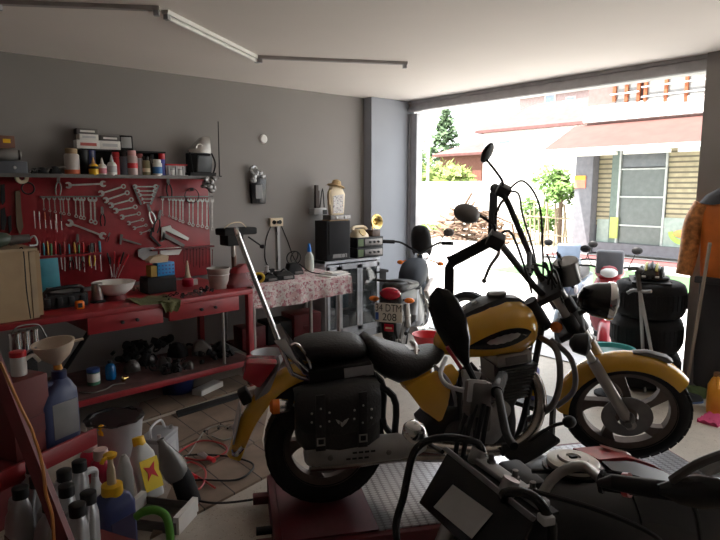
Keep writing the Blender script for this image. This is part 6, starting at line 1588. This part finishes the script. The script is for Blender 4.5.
fbox(612, 619, 150, 252, .0, .1, 'green_post', mat('green_grey', (.12, .16, .135), .5))
fbox(620, 667, 148, 167, .02, .06, 'fanlight', mat('fanlight_glass', (.12, .13, .135), .2))
sg = fbox(612, 620, 217, 238, .1, .13, 'leaf_sign', mat('sign_yellow_green', (.4, .45, .12), .5))
# awning
aw = B(); L0 = fx(578, 128); L1 = fx(730, 110)
zt = (L0.z+L1.z)/2; yl = fx(575, 130).y-YO; yr = fx(760, 120).y-YO
aw.hexa([(-.0, yl, zt), (-.0, yr, zt), (-1.7, yr, 2.62), (-1.7, yl-.15, 2.62)], (0, 0, -.07)).build('awning', mat('awning_red', (.11, .042, .034), .8, var=.15, scale=3), bl)
B().box((-1.7, (yl+yr)/2-.08, 2.57), (.06, abs(yl-yr)-.15, .1)).build('awning_edge', paper, bl)
for k in range(3): B().box((-1.2, yl+(yr-yl)*(.3+.28*k), 2.5), (.12, 1.0, .08)).build('strip_light', paper, bl)
B().box((.05, (ye+y0_)/2-0, zt+.25), (.3, abs(ye-y0_), .4)).build('white_band', mat('white_render', (.8, .78, .76), .8), bl)
for (x0, x1) in ((617, 641), (648, 709)):
    w_ = fbox(x0, x1, 66, 102, -.02, .06, 'window', mat('window_pale', (.2, .2, .19), .3))
    n = 2 if x0 < 630 else 3
    for k in range(n+1):
        xx = x0+(x1-x0)*k/n; fbox(xx-1.6, xx+1.6, 66, 102, .06, .12, 'orange_mullion', mat('mullion_orange', (.25, .07, .02), .6), w_)
    for yy in (74, 84, 94): fbox(x0-2, x1+2, yy-.6, yy+.6, .2, .24, 'window_bar', paper, w_)
# ---- houses behind
def house(name, label, X, px0, px1, ytop, depth, wallc, roofc, roof_h, wins=(), over=.3):
    a = at(px0, ytop, 0, X); c = at(px1, ytop, 0, X); zt = a.z*.5+c.z*.5
    h_ = thing(name, label, 'building', (X, (a.y+c.y)/2, -.05)); w = abs(a.y-c.y)
    B().box((depth/2, 0, zt/2), (depth, w, zt)).build('wall', wallc, h_)
    if roof_h: B().loft([[(-over, -w/2-over, zt), (depth+over, -w/2-over, zt), (depth+over, w/2+over, zt), (-over, w/2+over, zt)], [(-over, -w/2-over, zt+.12), (depth+over, -w/2-over, zt+.12), (depth+over, w/2+over, zt+.12), (-over, w/2+over, zt+.12)], [(depth*.45, -w*.32, zt+roof_h), (depth*.55, -w*.32, zt+roof_h), (depth*.55, w*.32, zt+roof_h), (depth*.45, w*.32, zt+roof_h)]]).build('roof', roofc, h_)
    for (x0, x1, y0, y1) in wins:
        p0 = at(x0, y1, 0, X); p1 = at(x1, y0, 0, X)
        f = B().box((-.03, (p0.y+p1.y)/2-h_.location.y, (p0.z+p1.z)/2+.05), (.08, abs(p0.y-p1.y), abs(p1.z-p0.z))).build('window', paper, h_)
        B().box((-.08, (p0.y+p1.y)/2-h_.location.y, (p0.z+p1.z)/2+.05), (.03, abs(p0.y-p1.y)*.8, abs(p1.z-p0.z)*.8)).build('pane', mat('window_blue', (.25, .33, .42), .2), f)
    return h_
wr = mat('white_render', (.8, .78, .76)); rr_ = mat('roof_red', (.15, .065, .06), .8, var=.2, scale=4)
house('white_house', 'white house with low red tiled roof beyond the fence', 22.6, 484, 592, 128, 6, wr, rr_, 1.5, ((499, 512, 140, 148), (520, 534, 140, 148)))
house('apartment_house', 'pale house with a blue window above the red roof', 30, 520, 640, 90, 6, mat('pale_pink_render', (.4, .32, .3), .8), rr_, 1.2, ((545, 556, 94, 105), (566, 576, 96, 106)))
house('brick_house', 'orange brick house between the tree and the white house', 24, 440, 482, 155, 4, mat('orange_brick', (.18, .075, .055), .8), rr_, .8)
# fence wall
a = at(405, 182, 0, 18.5); c = at(520, 182, 0, 18.5)
tag(B().box((0, 0, a.z/2), (.2, abs(a.y-c.y)+8, a.z+.1)).build('garden_wall', wr, loc=(18.5, (a.y+c.y)/2+3, -.05)), 'long white garden wall across the street', 'wall')
def leaves(n, f, s, seed):
    random.seed(seed); b = B()
    for _ in range(n):
        p = Vector(f()); u = Vector((random.gauss(0, 1), random.gauss(0, 1), random.gauss(0, 1))).normalized(); w = u.orthogonal().normalized()
        k = s*random.uniform(.6, 1.3)
        b.add([p-u*k, p+w*k*.5, p+u*k, p-w*k*.5], [(0, 1, 2, 3)])
    return b
lm = mat('leaf_green', (.13, .24, .05), .7, var=.5, scale=3); dm = mat('conifer_green', (.09, .15, .07), .8, var=.4, scale=3); ly = mat('leaf_lime', (.2, .27, .06), .7, var=.4, scale=3)
def tree(name, label, px, X, ytop, ybase, wpx, mt, kind, seed, group=None):
    T_ = at(px, ytop, 0, X); h_ = T_.z; w = abs(at(px-wpx/2, ytop, 0, X).y-at(px+wpx/2, ytop, 0, X).y)/2
    t = thing(name, label, 'tree' if kind != 'bush' else 'bush', (X, T_.y, -.05), 0, group)
    zb = max(0, at(px, ybase, 0, X).z)
    if kind == 'cone': f = lambda: (lambda z, r, a: (r*math.cos(a), r*math.sin(a), z))(*(lambda k: (zb+(h_-zb)*k, w*(1-k)**.8*math.sqrt(random.random())*(1 if random.random() < .8 else 1.3), random.random()*2*PI))(random.random()**1.2))
    else:
        blobs = [(random.uniform(-.6, .6)*w, random.uniform(-.7, .7)*w, zb+(h_-zb)*random.uniform(.25, .75), w*random.uniform(.35, .6)) for _ in range(9)]
        def f():
            x, y, z, r = random.choice(blobs); v = Vector((random.gauss(0, 1), random.gauss(0, 1), random.gauss(0, 1))).normalized()*r*random.random()**.4
            return (x+v.x, y+v.y, min(h_, max(.05, z+v.z*((h_-zb)/(2*w)))))
    leaves(1500 if kind == 'cone' else 1100, f, w*(.13 if kind == 'cone' else .12), seed).build('foliage', mt, t)
    B().tube([(0, 0, 0), (.03, .02, h_*.5), (0, 0, h_*.85)], [.1*min(1, w), .08*min(1, w), .02], 8).build('trunk', mat('bark', (.2, .14, .1), .9), t)
random.seed(21)
tree('conifer', 'tall dark conifer behind the garden wall', 446, 31, 106, 200, 46, dm, 'cone', 1)
tree('tree', 'light green leafy tree at the left end of the garden wall', 419, 22, 128, 200, 28, lm, 'tree', 2)
tree('bush', 'lime green bush rising above the garden wall by the brick house', 446, 21.2, 150, 205, 50, ly, 'bush', 3)
tree('bush', 'yellow-green shrub right of the brick house above the wall', 476, 20.6, 176, 210, 36, ly, 'bush', 4)
tree('tree', 'green tree beside the grey shop pillar', 563, 15.2, 160, 215, 48, lm, 'tree', 5)
tree('bush', 'low green bush under the tree beside the shop pillar', 545, 16.2, 190, 238, 44, lm, 'bush', 6)
tree('bush', 'weedy green growth at the foot of the garden wall', 432, 16.9, 222, 246, 34, lm, 'bush', 7)
# wood heap and sticks
q = at(468, 252, 0, 15.2)
b = B(); random.seed(9)
for _ in range(170):
    p = Vector((random.uniform(-.7, .7), random.gauss(0, .75), 0)); zz = max(.05, (1.15-abs(p.y)*.6))*random.random()
    p.z = zz+.04; u = Vector((random.uniform(-.5, .5), random.gauss(0, 1), random.uniform(-.25, .3))).normalized()*random.uniform(.2, .5)
    b.tube([p-u, p+u], random.uniform(.02, .05), 5)
tag(b.build('wood_heap', mat('cut_wood', (.2, .13, .09), .9, var=.5, scale=2), loc=(15.2, q.y, -.02)), 'heap of cut brown branches in front of the garden wall', 'wood heap', kind='stuff')
q = at(556, 250, 0, 15.0)
sf = thing('stick_fence', 'rough fence of pale upright sticks between the wood heap and the shop', 'fence', (15.0, q.y, -.02))
random.seed(4)
for k in range(16):
    y = -1.1+k*.15
    B().tube([(0, y, 0), (random.uniform(-.05, .05), y+random.uniform(-.1, .25), random.uniform(.9, 1.35))], .03, 6).build('stick', mat('pale_stick', (.26, .21, .14), .8, var=.3), sf)
for z in (.35, .85): B().tube([(0, -1.2, z), (0, 1.25, z+.05)], .025, 6).build('rail', mat('pale_stick', (.5, .42, .3)), sf)
q = at(427, 235, 0, 17)
t = thing('lamp_post', 'thin pale lamp post at the left of the doorway view', 'lamp post', (17, q.y, -.05))
B().tube([(0, 0, 0), (0, 0, at(427, 140, 0, 17).z)], [.06, .04], 8).build('pole', lgrey, t)
B().tube([(0, 0, at(427, 141, 0, 17).z), (0, -.3, at(427, 141, 0, 17).z+.1)], .03, 6).build('arm', lgrey, t)
tag(B().box((11.6, 5.4, -.103), (2.2, 5.2, .014)).build('turf_mat', mat('turf', (.07, .17, .06), .9), loc=(0, 0, 0)), 'bright green turf mat laid before the shop', 'mat')
tag(B().box((13.55, 6.3, .018), (.8, 4.2, .012)).build('entrance_mat', mat('mat_red', (.22, .06, .06), .9)), 'red mat on the pavement at the shop door', 'mat')
# ================================================================== LIGHT + CAMERA
w = bpy.data.worlds.new('sky'); bpy.context.scene.world = w; w.use_nodes = True
nt = w.node_tree; bg = nt.nodes['Background']
tc = nt.nodes.new('ShaderNodeTexCoord'); nz = nt.nodes.new('ShaderNodeTexNoise'); nz.inputs['Scale'].default_value = 1.5
rp = nt.nodes.new('ShaderNodeValToRGB'); rp.color_ramp.elements[0].color = (.8, .9, 1, 1); rp.color_ramp.elements[1].color = (1, .98, .95, 1)
nt.links.new(tc.outputs['Generated'], nz.inputs['Vector']); nt.links.new(nz.outputs['Fac'], rp.inputs['Fac']); nt.links.new(rp.outputs['Color'], bg.inputs['Color'])
bg.inputs['Strength'].default_value = .8
sl = bpy.data.lights.new('sun', 'SUN'); sl.energy = 4.2; sl.angle = R(.6); sl.color = (1, .94, .87)
so_ = bpy.data.objects.new('sun', sl); C.objects.link(so_); so_.location = (0, 0, 20)
so_.rotation_euler = Vector((.36, -.22, -.91)).to_track_quat('-Z', 'Y').to_euler()
cd = bpy.data.cameras.new('camera'); cd.sensor_width = 36; cd.lens = 36*F/720; cd.clip_start = .05; cd.clip_end = 200
cam = bpy.data.objects.new('camera', cd); C.objects.link(cam); cam.location = (0, 0, H)
d = FW*math.cos(TH)+Vector((0, 0, -math.sin(TH)))
cam.rotation_euler = d.to_track_quat('-Z', 'Y').to_euler()
sc = bpy.context.scene; sc.camera = cam
sc.view_settings.view_transform = 'Standard'; sc.view_settings.look = 'None'; sc.view_settings.gamma = 1
sc.view_settings.use_curve_mapping = False; sc.view_settings.exposure = 2.4
sc.cycles.max_bounces = 8; sc.cycles.diffuse_bounces = 5; sc.cycles.use_denoising = True
sc.cycles.caustics_reflective = False; sc.cycles.caustics_refractive = False; sc.cycles.sample_clamp_indirect = 6
